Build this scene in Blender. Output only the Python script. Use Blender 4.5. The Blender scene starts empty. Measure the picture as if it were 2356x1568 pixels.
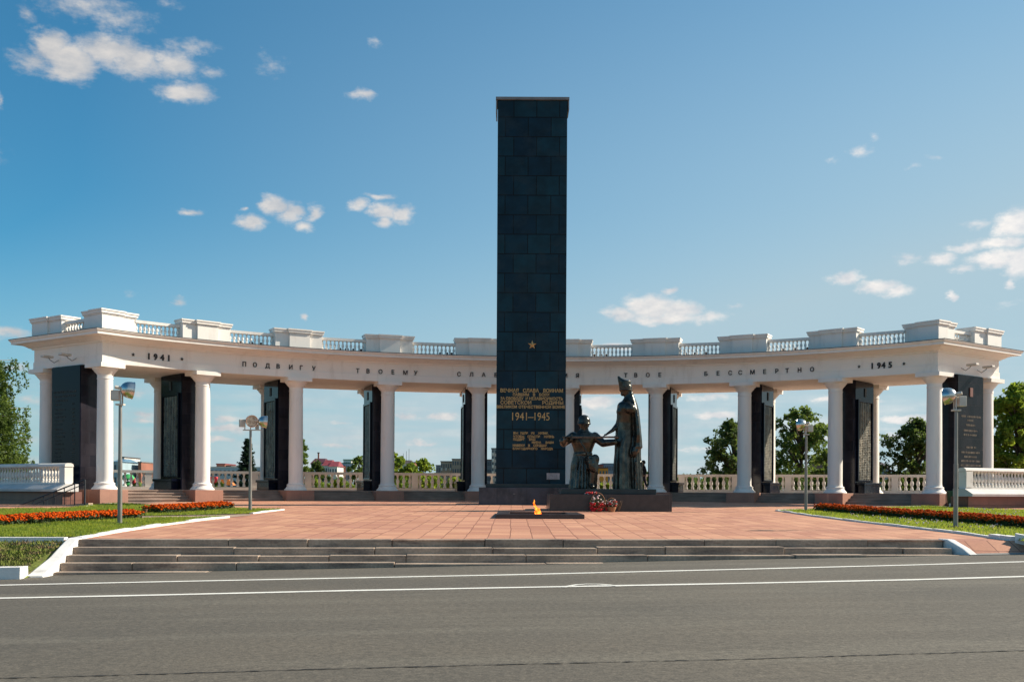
import bpy, bmesh, math, random
import numpy as np
from mathutils import Vector, Matrix

random.seed(7)
RNG = np.random.default_rng(7)
SC = bpy.context.scene
COL = SC.collection
R = math.radians
PI = math.pi

# ------------------------------------------------------------------ camera
EYE = 1.6
F = 2500.0            # focal length in units of a 2356 px wide frame
HX, HY = 1178.0, 1129.0
ROLL = 0.0052
cam_d = bpy.data.cameras.new('camera')
cam = bpy.data.objects.new('camera', cam_d)
COL.objects.link(cam)
SC.camera = cam
cam.location = (0, 0, EYE)
cam.rotation_euler = (R(90), -ROLL, 0)
cam_d.sensor_width = 36
cam_d.lens = 36 * F / 2356
cam_d.shift_y = (HY - 784) / 2356
cam_d.clip_end = 9000
cam_d.clip_start = 0.1


def ray(x, y):
    """direction (per metre of depth) of a spot in the 2356 px frame"""
    a, b = x - HX, HY - y
    c, s = math.cos(ROLL), math.sin(ROLL)
    return (a * c - b * s) / F, (a * s + b * c) / F


def at(x, y, Y):
    u, v = ray(x, y)
    return Vector((u * Y, Y, EYE + v * Y))


def on_plane(x, y, f):
    """hit with z = f[0] + f[1]*X + f[2]*Y"""
    u, v = ray(x, y)
    Y = (f[0] - EYE) / (v - f[1] * u - f[2])
    return Vector((u * Y, Y, EYE + v * Y))


PLAZA = (0.27, 0.0, 0.015)
ROAD = (0.17, 0.0195, 0.0)


def pz(y):
    return 0.27 + 0.015 * min(y, 80)


def gp(x, y, lift=0.0):
    p = on_plane(x, y, PLAZA)
    p.z += lift
    return p


def rz(x):
    return 0.17 + 0.0195 * max(-22, min(22, x))


# ------------------------------------------------------------------ light
SUN_AZ, SUN_EL = 16.0, 33.0      # degrees behind the picture plane (from +X), elevation
SC.view_settings.view_transform = 'Standard'
SC.view_settings.look = 'None'
SC.view_settings.gamma = 1
SC.view_settings.exposure = 1.0
sd = bpy.data.lights.new('sun', 'SUN')
sd.energy = 3.9
sd.angle = R(0.5)
sd.color = (1.0, 0.89, 0.73)
sun = bpy.data.objects.new('sun', sd)
COL.objects.link(sun)
sv = Vector((math.cos(R(SUN_AZ)) * math.cos(R(SUN_EL)), math.sin(R(SUN_AZ)) * math.cos(R(SUN_EL)), math.sin(R(SUN_EL))))
sun.rotation_euler = sv.to_track_quat('Z', 'Y').to_euler()
sun.location = (60, 20, 50)


def N(nt, t, **kw):
    n = nt.nodes.new(t)
    for k, v in kw.items():
        if k.startswith('i_'):
            n.inputs[k[2:].replace('_', ' ')].default_value = v
        else:
            setattr(n, k, v)
    return n


def math_(nt, op, a, b=None, c=None, clamp=False):
    n = nt.nodes.new('ShaderNodeMath')
    n.operation = op
    n.use_clamp = clamp
    for i, v in enumerate((a, b, c)):
        if v is None:
            continue
        if isinstance(v, (int, float)):
            n.inputs[i].default_value = v
        else:
            nt.links.new(v, n.inputs[i])
    return n.outputs[0]


def build_world():
    w = bpy.data.worlds.new('World')
    SC.world = w
    w.use_nodes = True
    nt = w.node_tree
    bg = nt.nodes['Background']
    L = nt.links.new
    sky = N(nt, 'ShaderNodeTexSky', sky_type='NISHITA', sun_disc=False)
    sky.sun_elevation = R(SUN_EL)
    sky.sun_rotation = R(90 - SUN_AZ)
    sky.altitude = 100
    sky.air_density = 1.0
    sky.dust_density = 0.6
    sky.ozone_density = 1.6
    tint = N(nt, 'ShaderNodeMix', data_type='RGBA', blend_type='MULTIPLY')
    tint.inputs['Factor'].default_value = 1
    L(sky.outputs[0], tint.inputs['A'])
    tint.inputs['B'].default_value = (0.26, 0.69, 0.81, 1)
    tc = N(nt, 'ShaderNodeTexCoord')
    sep = N(nt, 'ShaderNodeSeparateXYZ')
    L(tc.outputs['Generated'], sep.inputs[0])
    az = math_(nt, 'ARCTAN2', sep.outputs[0], sep.outputs[1])
    el = math_(nt, 'ARCSINE', sep.outputs[2])
    uv = N(nt, 'ShaderNodeCombineXYZ')
    L(az, uv.inputs[0])
    L(el, uv.inputs[1])
    # aerosol brightening towards the sun and the horizon
    azr = N(nt, 'ShaderNodeMapRange')
    L(az, azr.inputs[0])
    for k_, v_ in enumerate((R(-25), R(44), -0.06, 1.25)):
        azr.inputs[k_ + 1].default_value = v_
    elr = N(nt, 'ShaderNodeMapRange', interpolation_type='SMOOTHSTEP')
    L(el, elr.inputs[0])
    for k_, v_ in enumerate((R(6), R(32), 1.08, 0.22)):
        elr.inputs[k_ + 1].default_value = v_
    hor = N(nt, 'ShaderNodeMapRange', interpolation_type='SMOOTHSTEP')
    L(el, hor.inputs[0])
    for k_, v_ in enumerate((R(-2), R(15), 0.80, 0.0)):
        hor.inputs[k_ + 1].default_value = v_
    hw_ = math_(nt, 'MULTIPLY', azr.outputs[0], elr.outputs[0])
    hw_ = math_(nt, 'ADD', hw_, hor.outputs[0])
    hw_ = math_(nt, 'MINIMUM', math_(nt, 'MAXIMUM', hw_, 0.0), 0.9)
    hz = N(nt, 'ShaderNodeMix', data_type='RGBA')
    L(hw_, hz.inputs['Factor'])
    L(tint.outputs['Result'], hz.inputs['A'])
    hz.inputs['B'].default_value = (3.0, 3.9, 4.35, 1)
    # warp the field so that the clouds get ragged edges
    n1 = N(nt, 'ShaderNodeTexNoise', noise_dimensions='3D')
    n1.inputs['Scale'].default_value = 46
    n1.inputs['Detail'].default_value = 5
    n1.inputs['Roughness'].default_value = 0.6
    st = N(nt, 'ShaderNodeVectorMath', operation='MULTIPLY')
    L(uv.outputs[0], st.inputs[0])
    st.inputs[1].default_value = (0.75, 1.35, 1)
    L(st.outputs[0], n1.inputs['Vector'])
    sub = N(nt, 'ShaderNodeVectorMath', operation='SUBTRACT')
    L(n1.outputs['Color'], sub.inputs[0])
    sub.inputs[1].default_value = (0.5, 0.5, 0.5)
    sc_ = N(nt, 'ShaderNodeVectorMath', operation='MULTIPLY')
    L(sub.outputs[0], sc_.inputs[0])
    sc_.inputs[1].default_value = (0.030, 0.014, 0)
    wv = N(nt, 'ShaderNodeVectorMath', operation='ADD')
    L(uv.outputs[0], wv.inputs[0])
    L(sc_.outputs[0], wv.inputs[1])
    n2 = N(nt, 'ShaderNodeTexNoise')
    n2.inputs['Scale'].default_value = 120
    n2.inputs['Detail'].default_value = 6
    n2.inputs['Roughness'].default_value = 0.62
    L(st.outputs[0], n2.inputs['Vector'])

    def deg(x, y):
        u, v = ray(x, y)
        return math.atan2(u, 1), math.atan2(v, math.hypot(1, u))
    clouds = [
        (120, 110, 50, 40, 1.1), (165, 140, 60, 40, 1.1), (150, 165, 50, 24, .8), (250, 118, 80, 34, 1.0), (310, 140, 70, 32, 1.0), (70, 140, 50, 26, .55), (400, 145, 62, 34, .8),
        (440, 108, 52, 16, .5), (200, 14, 110, 30, .5), (270, 45, 80, 30, .45), (60, 34, 24, 20, .4), (390, 5, 30, 14, .35), (480, 165, 40, 18, .4),
        (425, 214, 62, 24, .95), (833, 217, 34, 14, .8), (868, 97, 14, 14, .4), (625, 150, 40, 26, .3),
        (628, 472, 34, 24, .95), (665, 488, 34, 26, .95), (580, 516, 38, 18, 1), (722, 488, 22, 20, .8), (708, 520, 26, 14, .8), (565, 482, 8, 6, .6),
        (882, 488, 34, 24, 1.1), (926, 492, 30, 22, 1.05), (868, 451, 32, 8, .7), (832, 470, 32, 12, .8), (885, 510, 26, 14, .8),
        (435, 490, 28, 9, .7), (407, 695, 22, 13, .5), (700, 731, 13, 9, .9), (300, 676, 20, 10, .25), (0, 232, 10, 18, .5),
        (1500, 708, 70, 34, 1.1), (1560, 716, 60, 26, 1.05), (1430, 722, 46, 20, .9), (1530, 735, 110, 14, .9), (1535, 666, 18, 9, .8), (1640, 728, 44, 16, .65), (1690, 706, 22, 8, .4),
        (1978, 346, 28, 11, .6), (1915, 370, 18, 10, .4), (2012, 318, 12, 8, .35), (2145, 368, 22, 5, .35), (2100, 385, 22, 6, .3),
        (1950, 640, 42, 14, .95), (2020, 658, 48, 18, .95), (2070, 666, 34, 15, .9), (2340, 515, 44, 32, 1.1), (2345, 590, 60, 22, 1.05), (2290, 600, 60, 16, 1),
        (2165, 597, 34, 14, .95), (2225, 572, 42, 13, .85), (2240, 520, 38, 11, .55), (2082, 597, 30, 12, .6), (2340, 612, 30, 26, 1.0), (2190, 678, 12, 12, .8), (2320, 650, 12, 14, .8), (2210, 620, 24, 10, .6), (2300, 560, 60, 14, .9),
        (1410, 797, 90, 9, .9), (1372, 925, 54, 17, 1.0), (1340, 950, 40, 9, .7), (930, 956, 40, 9, .75), (1015, 957, 62, 10, .85), (965, 1018, 44, 7, .7), (1090, 1008, 40, 6, .5),
        (522, 965, 50, 11, .85), (520, 985, 60, 13, .9), (500, 1011, 44, 9, .8), (330, 955, 40, 14, .7), (318, 905, 34, 14, .5), (330, 968, 44, 8, .6), (20, 766, 60, 14, .7), (40, 845, 50, 12, .6),
        (1650, 956, 60, 13, 1.0), (1640, 912, 70, 9, .6), (1900, 917, 36, 8, .8), (1905, 1006, 30, 10, .8), (2085, 963, 62, 12, 1.0), (2050, 1000, 30, 10, .8), (1600, 1030, 80, 8, .6),
        (70, 920, 40, 16, .6), (1385, 1000, 50, 12, .6), (760, 1022, 60, 8, .6), (2310, 700, 40, 10, .3), (60, 1010, 60, 12, .5), (2000, 930, 60, 7, .5), (1180, 960, 60, 12, .7), (780, 970, 40, 7, .5),
        (-160, 330, 120, 60, 1), (-300, 700, 160, 50, 1), (2600, 640, 160, 60, 1), (2750, 300, 160, 60, .9), (2560, 930, 160, 30, .9), (-200, 960, 160, 30, .9),
    ]
    acc = None
    for (x, y, hw, hh, s) in clouds:
        a, e = deg(x, y)
        sb = N(nt, 'ShaderNodeVectorMath', operation='SUBTRACT')
        L(wv.outputs[0], sb.inputs[0])
        sb.inputs[1].default_value = (a, e, 0)
        ml = N(nt, 'ShaderNodeVectorMath', operation='MULTIPLY')
        L(sb.outputs[0], ml.inputs[0])
        k = 1.25
        ml.inputs[1].default_value = (F / (hw * k), F / (hh * k), 0)
        ln = N(nt, 'ShaderNodeVectorMath', operation='LENGTH')
        L(ml.outputs[0], ln.inputs[0])
        v = math_(nt, 'MULTIPLY_ADD', ln.outputs['Value'], -s, s)
        acc = v if acc is None else math_(nt, 'MAXIMUM', acc, v)
    # thin streaks near the horizon
    n3 = N(nt, 'ShaderNodeTexNoise')
    s3 = N(nt, 'ShaderNodeVectorMath', operation='MULTIPLY')
    L(uv.outputs[0], s3.inputs[0])
    s3.inputs[1].default_value = (12, 75, 1)
    L(s3.outputs[0], n3.inputs['Vector'])
    n3.inputs['Scale'].default_value = 1
    n3.inputs['Detail'].default_value = 4
    low = N(nt, 'ShaderNodeMapRange', interpolation_type='SMOOTHSTEP')
    L(el, low.inputs[0])
    low.inputs[1].default_value = R(8.0)
    low.inputs[2].default_value = R(3.0)
    low.inputs[3].default_value = 0
    low.inputs[4].default_value = 0.55
    streak = math_(nt, 'MULTIPLY', low.outputs[0], math_(nt, 'MULTIPLY_ADD', n3.outputs[0], 3.0, -1.15, clamp=True))
    nz = math_(nt, 'MULTIPLY_ADD', n2.outputs[0], 0.75, -0.375)
    field = math_(nt, 'ADD', acc, nz)
    dens = N(nt, 'ShaderNodeMapRange', interpolation_type='SMOOTHSTEP')
    L(field, dens.inputs[0])
    dens.inputs[1].default_value = 0.03
    dens.inputs[2].default_value = 0.74
    gate = math_(nt, 'GREATER_THAN', acc, -0.35)
    d2 = math_(nt, 'MULTIPLY', dens.outputs[0], gate)
    tot = math_(nt, 'MAXIMUM', d2, streak)
    tot = math_(nt, 'MULTIPLY', tot, 0.93, clamp=True)
    # cloud colour: bright tops, slightly grey cores
    cr = N(nt, 'ShaderNodeMix', data_type='RGBA')
    sh = N(nt, 'ShaderNodeMapRange')
    L(n1.outputs[0], sh.inputs[0])
    sh.inputs[1].default_value = 0.35
    sh.inputs[2].default_value = 0.65
    L(sh.outputs[0], cr.inputs['Factor'])
    cr.inputs['A'].default_value = (4.0, 4.15, 4.4, 1)
    cr.inputs['B'].default_value = (6.0, 5.7, 5.4, 1)
    # clouds are brighter towards the sun and the horizon
    azg = N(nt, 'ShaderNodeMapRange')
    L(az, azg.inputs[0])
    azg.inputs[1].default_value = R(-25)
    azg.inputs[2].default_value = R(25)
    azg.inputs[3].default_value = 0.78
    azg.inputs[4].default_value = 1.12
    cm = N(nt, 'ShaderNodeVectorMath', operation='SCALE')
    L(cr.outputs['Result'], cm.inputs[0])
    L(azg.outputs[0], cm.inputs['Scale'])
    mx = N(nt, 'ShaderNodeMix', data_type='RGBA')
    L(tot, mx.inputs['Factor'])
    L(hz.outputs['Result'], mx.inputs['A'])
    L(cm.outputs[0], mx.inputs['B'])
    L(mx.outputs['Result'], bg.inputs[0])
    bg.inputs[1].default_value = 0.077
    w.cycles.sampling_method = 'MANUAL'
    w.cycles.sample_map_resolution = 512


build_world()


# ------------------------------------------------------------------ materials
def mat(name, col, rough=0.7, var=0.12, scale=2.0, bump=0.0, bscale=30.0, metal=0.0, col2=None, brick=None, spec=0.5,
        detail=5, emit=None, grain=None, fine=0.0, stain=None, coat=0.0, lo=0.35, hi=0.65):
    m = bpy.data.materials.new(name)
    m.use_nodes = True
    nt = m.node_tree
    L = nt.links.new
    b = nt.nodes['Principled BSDF']
    b.inputs['Roughness'].default_value = rough
    b.inputs['Metallic'].default_value = metal
    b.inputs['Specular IOR Level'].default_value = spec
    b.inputs['Coat Weight'].default_value = coat
    g = N(nt, 'ShaderNodeNewGeometry')
    no = N(nt, 'ShaderNodeTexNoise')
    L(g.outputs['Position'], no.inputs['Vector'])
    no.inputs['Scale'].default_value = scale
    no.inputs['Detail'].default_value = detail
    c2 = col2 or tuple(c * (1 - 2 * var) for c in col)
    mr = N(nt, 'ShaderNodeMapRange')
    L(no.outputs[0], mr.inputs[0])
    mr.inputs[1].default_value = lo
    mr.inputs[2].default_value = hi
    mx = N(nt, 'ShaderNodeMix', data_type='RGBA')
    L(mr.outputs[0], mx.inputs['Factor'])
    mx.inputs['A'].default_value = (*col, 1)
    mx.inputs['B'].default_value = (*c2, 1)
    out = mx.outputs['Result']
    bh = None
    if brick:
        mode, bw, bhh, mort, tint, mcol = brick[:6]
        sp = N(nt, 'ShaderNodeSeparateXYZ')
        L(g.outputs['Position'], sp.inputs[0])
        cb = N(nt, 'ShaderNodeCombineXYZ')
        if mode == 'floor':
            L(sp.outputs[0], cb.inputs[0])
            L(sp.outputs[1], cb.inputs[1])
        elif mode == 'xz':
            L(sp.outputs[0], cb.inputs[0])
            L(sp.outputs[2], cb.inputs[1])
        else:
            L(math_(nt, 'ADD', sp.outputs[0], sp.outputs[1]), cb.inputs[0])
            L(sp.outputs[2], cb.inputs[1])
        if mode == 'floor':
            # slabs laid by hand: joints wander a little
            wn = N(nt, 'ShaderNodeTexNoise')
            L(g.outputs['Position'], wn.inputs['Vector'])
            wn.inputs['Scale'].default_value = .55
            wa = N(nt, 'ShaderNodeVectorMath', operation='MULTIPLY_ADD')
            L(wn.outputs['Color'], wa.inputs[0])
            wa.inputs[1].default_value = (.07, .12, 0)
            L(cb.outputs[0], wa.inputs[2])
            cb = wa
        bt = N(nt, 'ShaderNodeTexBrick')
        bt.offset = brick[6] if len(brick) > 6 else 0.5
        bt.squash = 1
        L(cb.outputs[0], bt.inputs['Vector'])
        bt.inputs['Scale'].default_value = 1
        bt.inputs['Brick Width'].default_value = bw
        bt.inputs['Row Height'].default_value = bhh
        bt.inputs['Mortar Size'].default_value = mort
        bt.inputs['Mortar Smooth'].default_value = 0.2
        bt.inputs['Bias'].default_value = 0
        bt.inputs['Color1'].default_value = (1, 1, 1, 1)
        bt.inputs['Color2'].default_value = (*tint, 1)
        bt.inputs['Mortar'].default_value = (*mcol, 1)
        m2 = N(nt, 'ShaderNodeMix', data_type='RGBA', blend_type='MULTIPLY')
        m2.inputs['Factor'].default_value = 1
        L(out, m2.inputs['A'])
        L(bt.outputs['Color'], m2.inputs['B'])
        out = m2.outputs['Result']
        bh = bt.outputs['Fac']
    if stain:
        scol, ssc, slo, shi = stain
        sn = N(nt, 'ShaderNodeTexNoise')
        mp = N(nt, 'ShaderNodeVectorMath', operation='MULTIPLY')
        L(g.outputs['Position'], mp.inputs[0])
        mp.inputs[1].default_value = ssc
        L(mp.outputs[0], sn.inputs['Vector'])
        sn.inputs['Scale'].default_value = 1
        sn.inputs['Detail'].default_value = 6
        sn.inputs['Roughness'].default_value = 0.65
        sr = N(nt, 'ShaderNodeMapRange')
        L(sn.outputs[0], sr.inputs[0])
        sr.inputs[1].default_value = slo
        sr.inputs[2].default_value = shi
        m3 = N(nt, 'ShaderNodeMix', data_type='RGBA')
        L(sr.outputs[0], m3.inputs['Factor'])
        L(out, m3.inputs['A'])
        m3.inputs['B'].default_value = (*scol, 1)
        out = m3.outputs['Result']
    if fine:
        fn = N(nt, 'ShaderNodeTexNoise')
        L(g.outputs['Position'], fn.inputs['Vector'])
        fn.inputs['Scale'].default_value = bscale
        fn.inputs['Detail'].default_value = 3
        fr = N(nt, 'ShaderNodeMapRange')
        L(fn.outputs[0], fr.inputs[0])
        fr.inputs[1].default_value = 0.3
        fr.inputs[2].default_value = 0.7
        fr.inputs[3].default_value = 1 - fine
        fr.inputs[4].default_value = 1 + fine
        sv_ = N(nt, 'ShaderNodeVectorMath', operation='SCALE')
        L(out, sv_.inputs[0])
        L(fr.outputs[0], sv_.inputs['Scale'])
        out = sv_.outputs[0]
    if grain:
        gn = N(nt, 'ShaderNodeTexNoise')
        L(g.outputs['Position'], gn.inputs['Vector'])
        gn.inputs['Scale'].default_value = grain[0]
        gn.inputs['Detail'].default_value = 2
        gr = N(nt, 'ShaderNodeMapRange')
        L(gn.outputs[0], gr.inputs[0])
        gr.inputs[1].default_value = .35
        gr.inputs[2].default_value = .68
        gr.inputs[3].default_value = 1 - grain[1]
        gr.inputs[4].default_value = 1 + grain[1] * 1.6
        gs = N(nt, 'ShaderNodeVectorMath', operation='SCALE')
        L(out, gs.inputs[0])
        L(gr.outputs[0], gs.inputs['Scale'])
        out = gs.outputs[0]
    L(out, b.inputs['Base Color'])
    if bump or bh is not None:
        bn = N(nt, 'ShaderNodeTexNoise')
        L(g.outputs['Position'], bn.inputs['Vector'])
        bn.inputs['Scale'].default_value = bscale
        bn.inputs['Detail'].default_value = 4
        h = math_(nt, 'MULTIPLY', bn.outputs[0], bump)
        if bh is not None:
            h = math_(nt, 'MULTIPLY_ADD', bh, -0.006, h)
        bp = N(nt, 'ShaderNodeBump')
        bp.inputs['Strength'].default_value = 1
        bp.inputs['Distance'].default_value = 1
        L(h, bp.inputs['Height'])
        L(bp.outputs[0], b.inputs['Normal'])
    if emit:
        b.inputs['Emission Color'].default_value = (*emit[0], 1)
        b.inputs['Emission Strength'].default_value = emit[1]
    return m


M = {}
M['white'] = mat('white_plaster', (.86, .815, .76), .62, .03, .5, .0015, 14, stain=((.64, .58, .52), (2.2, 2.2, .45), .54, .86))
M['white2'] = mat('white_balustrade_stone', (.78, .74, .68), .7, .06, 1.3, .002, 20, stain=((.42, .39, .35), (1.5, 1.5, 2.5), .58, .85))
M['granite'] = mat('black_granite', (.0012, .018, .038), .3, .22, 1.7, brick=('xz', 1.02, .87, .022, (4.0, 2.2, 1.6), (.12, .12, .12), .37), spec=.2, stain=((.016, .030, .040), (1.1, 1.1, 1.6), .5, .8))
M['granite_slab'] = mat('polished_dark_slabs', (.016, .016, .024), .22, .2, 1.2, brick=('xyz', .62, .52, .010, (1.9, 1.7, 1.5), (2.2, 2.0, 1.9)), spec=.32)
M['granite_plain'] = mat('polished_black_stone', (.004, .006, .016), .12, .15, 1.4, spec=.11)
M['granite_face'] = mat('polished_dark_facing', (.010, .010, .013), .2, .2, 1.2, brick=('xyz', .62, .52, .010, (1.9, 1.7, 1.5), (2.6, 2.4, 2.2)), spec=.16)
M['base_stone'] = mat('dark_base_stone', (.034, .044, .066), .35, .3, 1.5, brick=('xz', 1.3, 2.5, .008, (1.35, 1.3, 1.3), (.5, .5, .5)), stain=((.075, .080, .095), (1.6, 1.6, .9), .5, .75))
M['base_green'] = mat('green_bronze_ledge', (.014, .035, .038), .42, .2, 2.4)
M['plinth'] = mat('brown_granite_plinth', (.052, .040, .038), .32, .15, 5, brick=('xz', 2.32, 3, .006, (1.1, 1.1, 1.1), (2.2, 2.2, 2.2)), fine=.12, bscale=60)
M['bronze'] = mat('dark_bronze', (.075, .072, .060), .27, .3, 5, .003, 14, metal=.75, col2=(.034, .038, .034), stain=((.17, .155, .12), (3, 3, 1.2), .56, .8))
M['bronze_relief'] = mat('bronze_relief', (.26, .235, .185), .4, .3, 3, metal=.7, stain=((.06, .065, .06), (9, 9, .4), .42, .62))
M['gold'] = mat('gold_letters', (.62, .40, .16), .42, .15, 9, metal=.35)
M['greyletters'] = mat('tarnished_letters', (.30, .24, .19), .45, .2, 6, metal=.3)
M['dimletters'] = mat('faint_letters', (.085, .075, .068), .45, .2, 6, metal=.3)  # darker, fainter lettering for the left end face
M['letter'] = mat('dark_letters', (.018, .016, .015), .5, .1, 4)
M['pink'] = mat('pink_granite', (.37, .185, .13), .55, .1, 1.6, fine=.10, bscale=45, brick=('xyz', .82, 3, .006, (1.08, 1.08, 1.08), (1.4, 1.4, 1.3)))
M['plaza'] = mat('pink_sandstone_tiles', (.64, .335, .195), .8, .09, .35, .002, 16, brick=('floor', .475, .62, .013, (.70, .60, .60), (.40, .32, .30), .0), col2=(.54, .265, .165), stain=((.42, .18, .13), (.9, 3.6, 1), .50, .74), fine=.07)
M['floor'] = mat('terrace_paving', (.42, .28, .20), .8, .1, 1)
M['step'] = mat('step_stone', (.43, .325, .245), .85, .2, 1.2, .006, 22, stain=((.15, .11, .09), (1.1, 1.1, 5.5), .50, .68), fine=.16)
M['step2'] = mat('portico_step_stone', (.36, .26, .21), .85, .15, 1.5, stain=((.20, .15, .12), (.8, .8, 9), .45, .7))
M['asphalt'] = mat('asphalt', (.104, .088, .066), .92, .06, .22, .005, 17, col2=(.080, .070, .055), fine=.26, stain=((.150, .134, .104), (.10, .85, 1), .50, .80), grain=(60, .25))
M['crack'] = mat('asphalt_crack', (.016, .015, .014), .95, .1, 3)
M['marking'] = mat('road_paint', (.80, .78, .72), .75, .05, 3, stain=((.45, .43, .40), (5, 9, 1), .62, .85))
M['kerbwhite'] = mat('white_limewash', (.78, .76, .73), .85, .05, 3, .006, 12, stain=((.42, .40, .37), (2.2, 2.2, 3.5), .60, .78))
M['kerbgrey'] = mat('grey_kerb', (.26, .25, .23), .85, .15, 3)
M['grass'] = mat('lawn', (.19, .225, .028), .95, .2, 1.0, .01, 30, col2=(.10, .16, .02), stain=((.16, .135, .055), (1.2, 2.2, 1), .57, .80), fine=.25)
M['blade'] = mat('grass_blades', (.25, .30, .03), .8, .2, 1.2, col2=(.14, .21, .022), stain=((.30, .25, .09), (1.6, 2.8, 1), .54, .76))
M['bankgrass'] = mat('worn_bank_grass', (.19, .23, .035), .95, .2, 2.2, .03, 14, stain=((.19, .125, .07), (2.6, 4, 2), .48, .62), fine=.3)
M['soil'] = mat('ground_field', (.08, .10, .035), .95, .2, .05)
M['path'] = mat('path_paving', (.40, .29, .21), .9, .1, .8)
M['wallred'] = mat('red_granite_wall', (.19, .082, .062), .4, .12, 1.5, brick=('xz', 1.1, .55, .006, (1.1, 1.1, 1.1), (.5, .5, .5)), stain=((.12, .055, .05), (3, 3, 1), .6, .9))
M['coping'] = mat('pale_coping', (.62, .60, .585), .6, .06, 2, stain=((.40, .39, .38), (.9, .9, 2), .55, .8))
M['steel'] = mat('polished_steel', (.66, .63, .60), .27, .05, 3, metal=1.0)
M['galv'] = mat('galvanised_pole', (.27, .265, .245), .45, .12, 3, metal=.45)
M['lampglass'] = mat('lamp_glass', (.62, .60, .50), .18, .25, 9, spec=.8, col2=(.25, .24, .20))
M['lampwhite'] = mat('lamp_housing', (.62, .58, .52), .5, .1, 5)
M['rail'] = mat('dark_rail_paint', (.030, .036, .045), .45, .2, 5)
M['lead'] = mat('roof_flashing', (.10, .105, .115), .5, .15, 2, metal=.3)
M['zinc'] = mat('zinc_cap', (.22, .21, .21), .5, .12, 2, metal=.2)
M['leaf'] = mat('leaves', (.13, .19, .036), .6, .25, .9, col2=(.065, .115, .02), spec=.3)
M['leafdark'] = mat('dark_leaves', (.095, .145, .032), .6, .25, .9, col2=(.042, .078, .018), spec=.3)
M['leafbright'] = mat('bright_leaves', (.21, .29, .03), .6, .25, .8, col2=(.10, .17, .022), spec=.3)
M['spruce'] = mat('spruce_needles', (.022, .052, .026), .7, .25, 1.2)
M['bark'] = mat('bark', (.10, .078, .058), .9, .3, 3, .01, 12)
M['birchbark'] = mat('birch_bark', (.55, .52, .47), .8, .1, 3, stain=((.06, .055, .05), (2, 2, 7), .58, .62))
M['marigold'] = mat('marigold_petals', (.68, .105, .003), .9, .3, 14, col2=(.26, .02, .002), spec=.1)
M['flowerleaf'] = mat('flower_foliage', (.05, .085, .02), .8, .3, 5)
M['redflower'] = mat('red_petals', (.75, .012, .02), .6, .2, 8)
M['whiteflower'] = mat('white_petals', (.75, .66, .62), .6, .15, 8, col2=(.6, .35, .36))
M['wicker'] = mat('wicker', (.42, .21, .10), .8, .2, 20, .01, 60)
M['dry'] = mat('dry_stems', (.16, .10, .06), .9, .3, 6)
M['plaque'] = mat('grey_plaque', (.36, .37, .39), .4, .12, 6)
M['skin'] = mat('skin', (.42, .25, .17), .6, .05, 8)
M['hair'] = mat('hair', (.02, .014, .01), .6, .1, 8)
M['jacket'] = mat('dark_jacket', (.010, .012, .020), .8, .2, 6)
M['jeans'] = mat('jeans', (.022, .034, .070), .85, .2, 6)
M['green'] = mat('green_paint', (.008, .075, .032), .45, .1, 4)
M['toygreen'] = mat('bright_green_plastic', (.06, .42, .12), .5, .1, 4)
M['toyred'] = mat('red_plastic', (.55, .03, .03), .5, .1, 4)
M['toyorange'] = mat('orange_canvas', (.70, .20, .03), .7, .1, 4)
M['pot'] = mat('clay_pot', (.16, .075, .04), .85, .2, 8)
M['bg_beige'] = mat('beige_render', (.42, .33, .24), .85, .08, .3)
M['bg_white'] = mat('white_render', (.66, .63, .58), .85, .06, .3)
M['bg_grey'] = mat('grey_panels', (.30, .31, .32), .85, .1, .3)
M['bg_brick'] = mat('red_brick', (.33, .13, .085), .85, .12, .4)
M['bg_orange'] = mat('orange_render', (.72, .26, .03), .8, .06, .4)
M['bg_blue'] = mat('blue_glass', (.11, .21, .30), .4, .1, .5)
M['bg_paleblue'] = mat('pale_blue_cladding', (.36, .47, .53), .7, .08, .5)
M['roofred'] = mat('red_roof_tiles', (.24, .035, .045), .7, .15, .8)
M['roofmaroon'] = mat('maroon_sheet_roof', (.085, .022, .035), .7, .15, .8)
M['roofgreen'] = mat('green_sheet_roof', (.04, .16, .10), .6, .15, .8)
M['roofdark'] = mat('dark_roof', (.07, .055, .055), .8, .15, .8)
M['window'] = mat('window_glass', (.05, .075, .10), .15, .1, .7)


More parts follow.
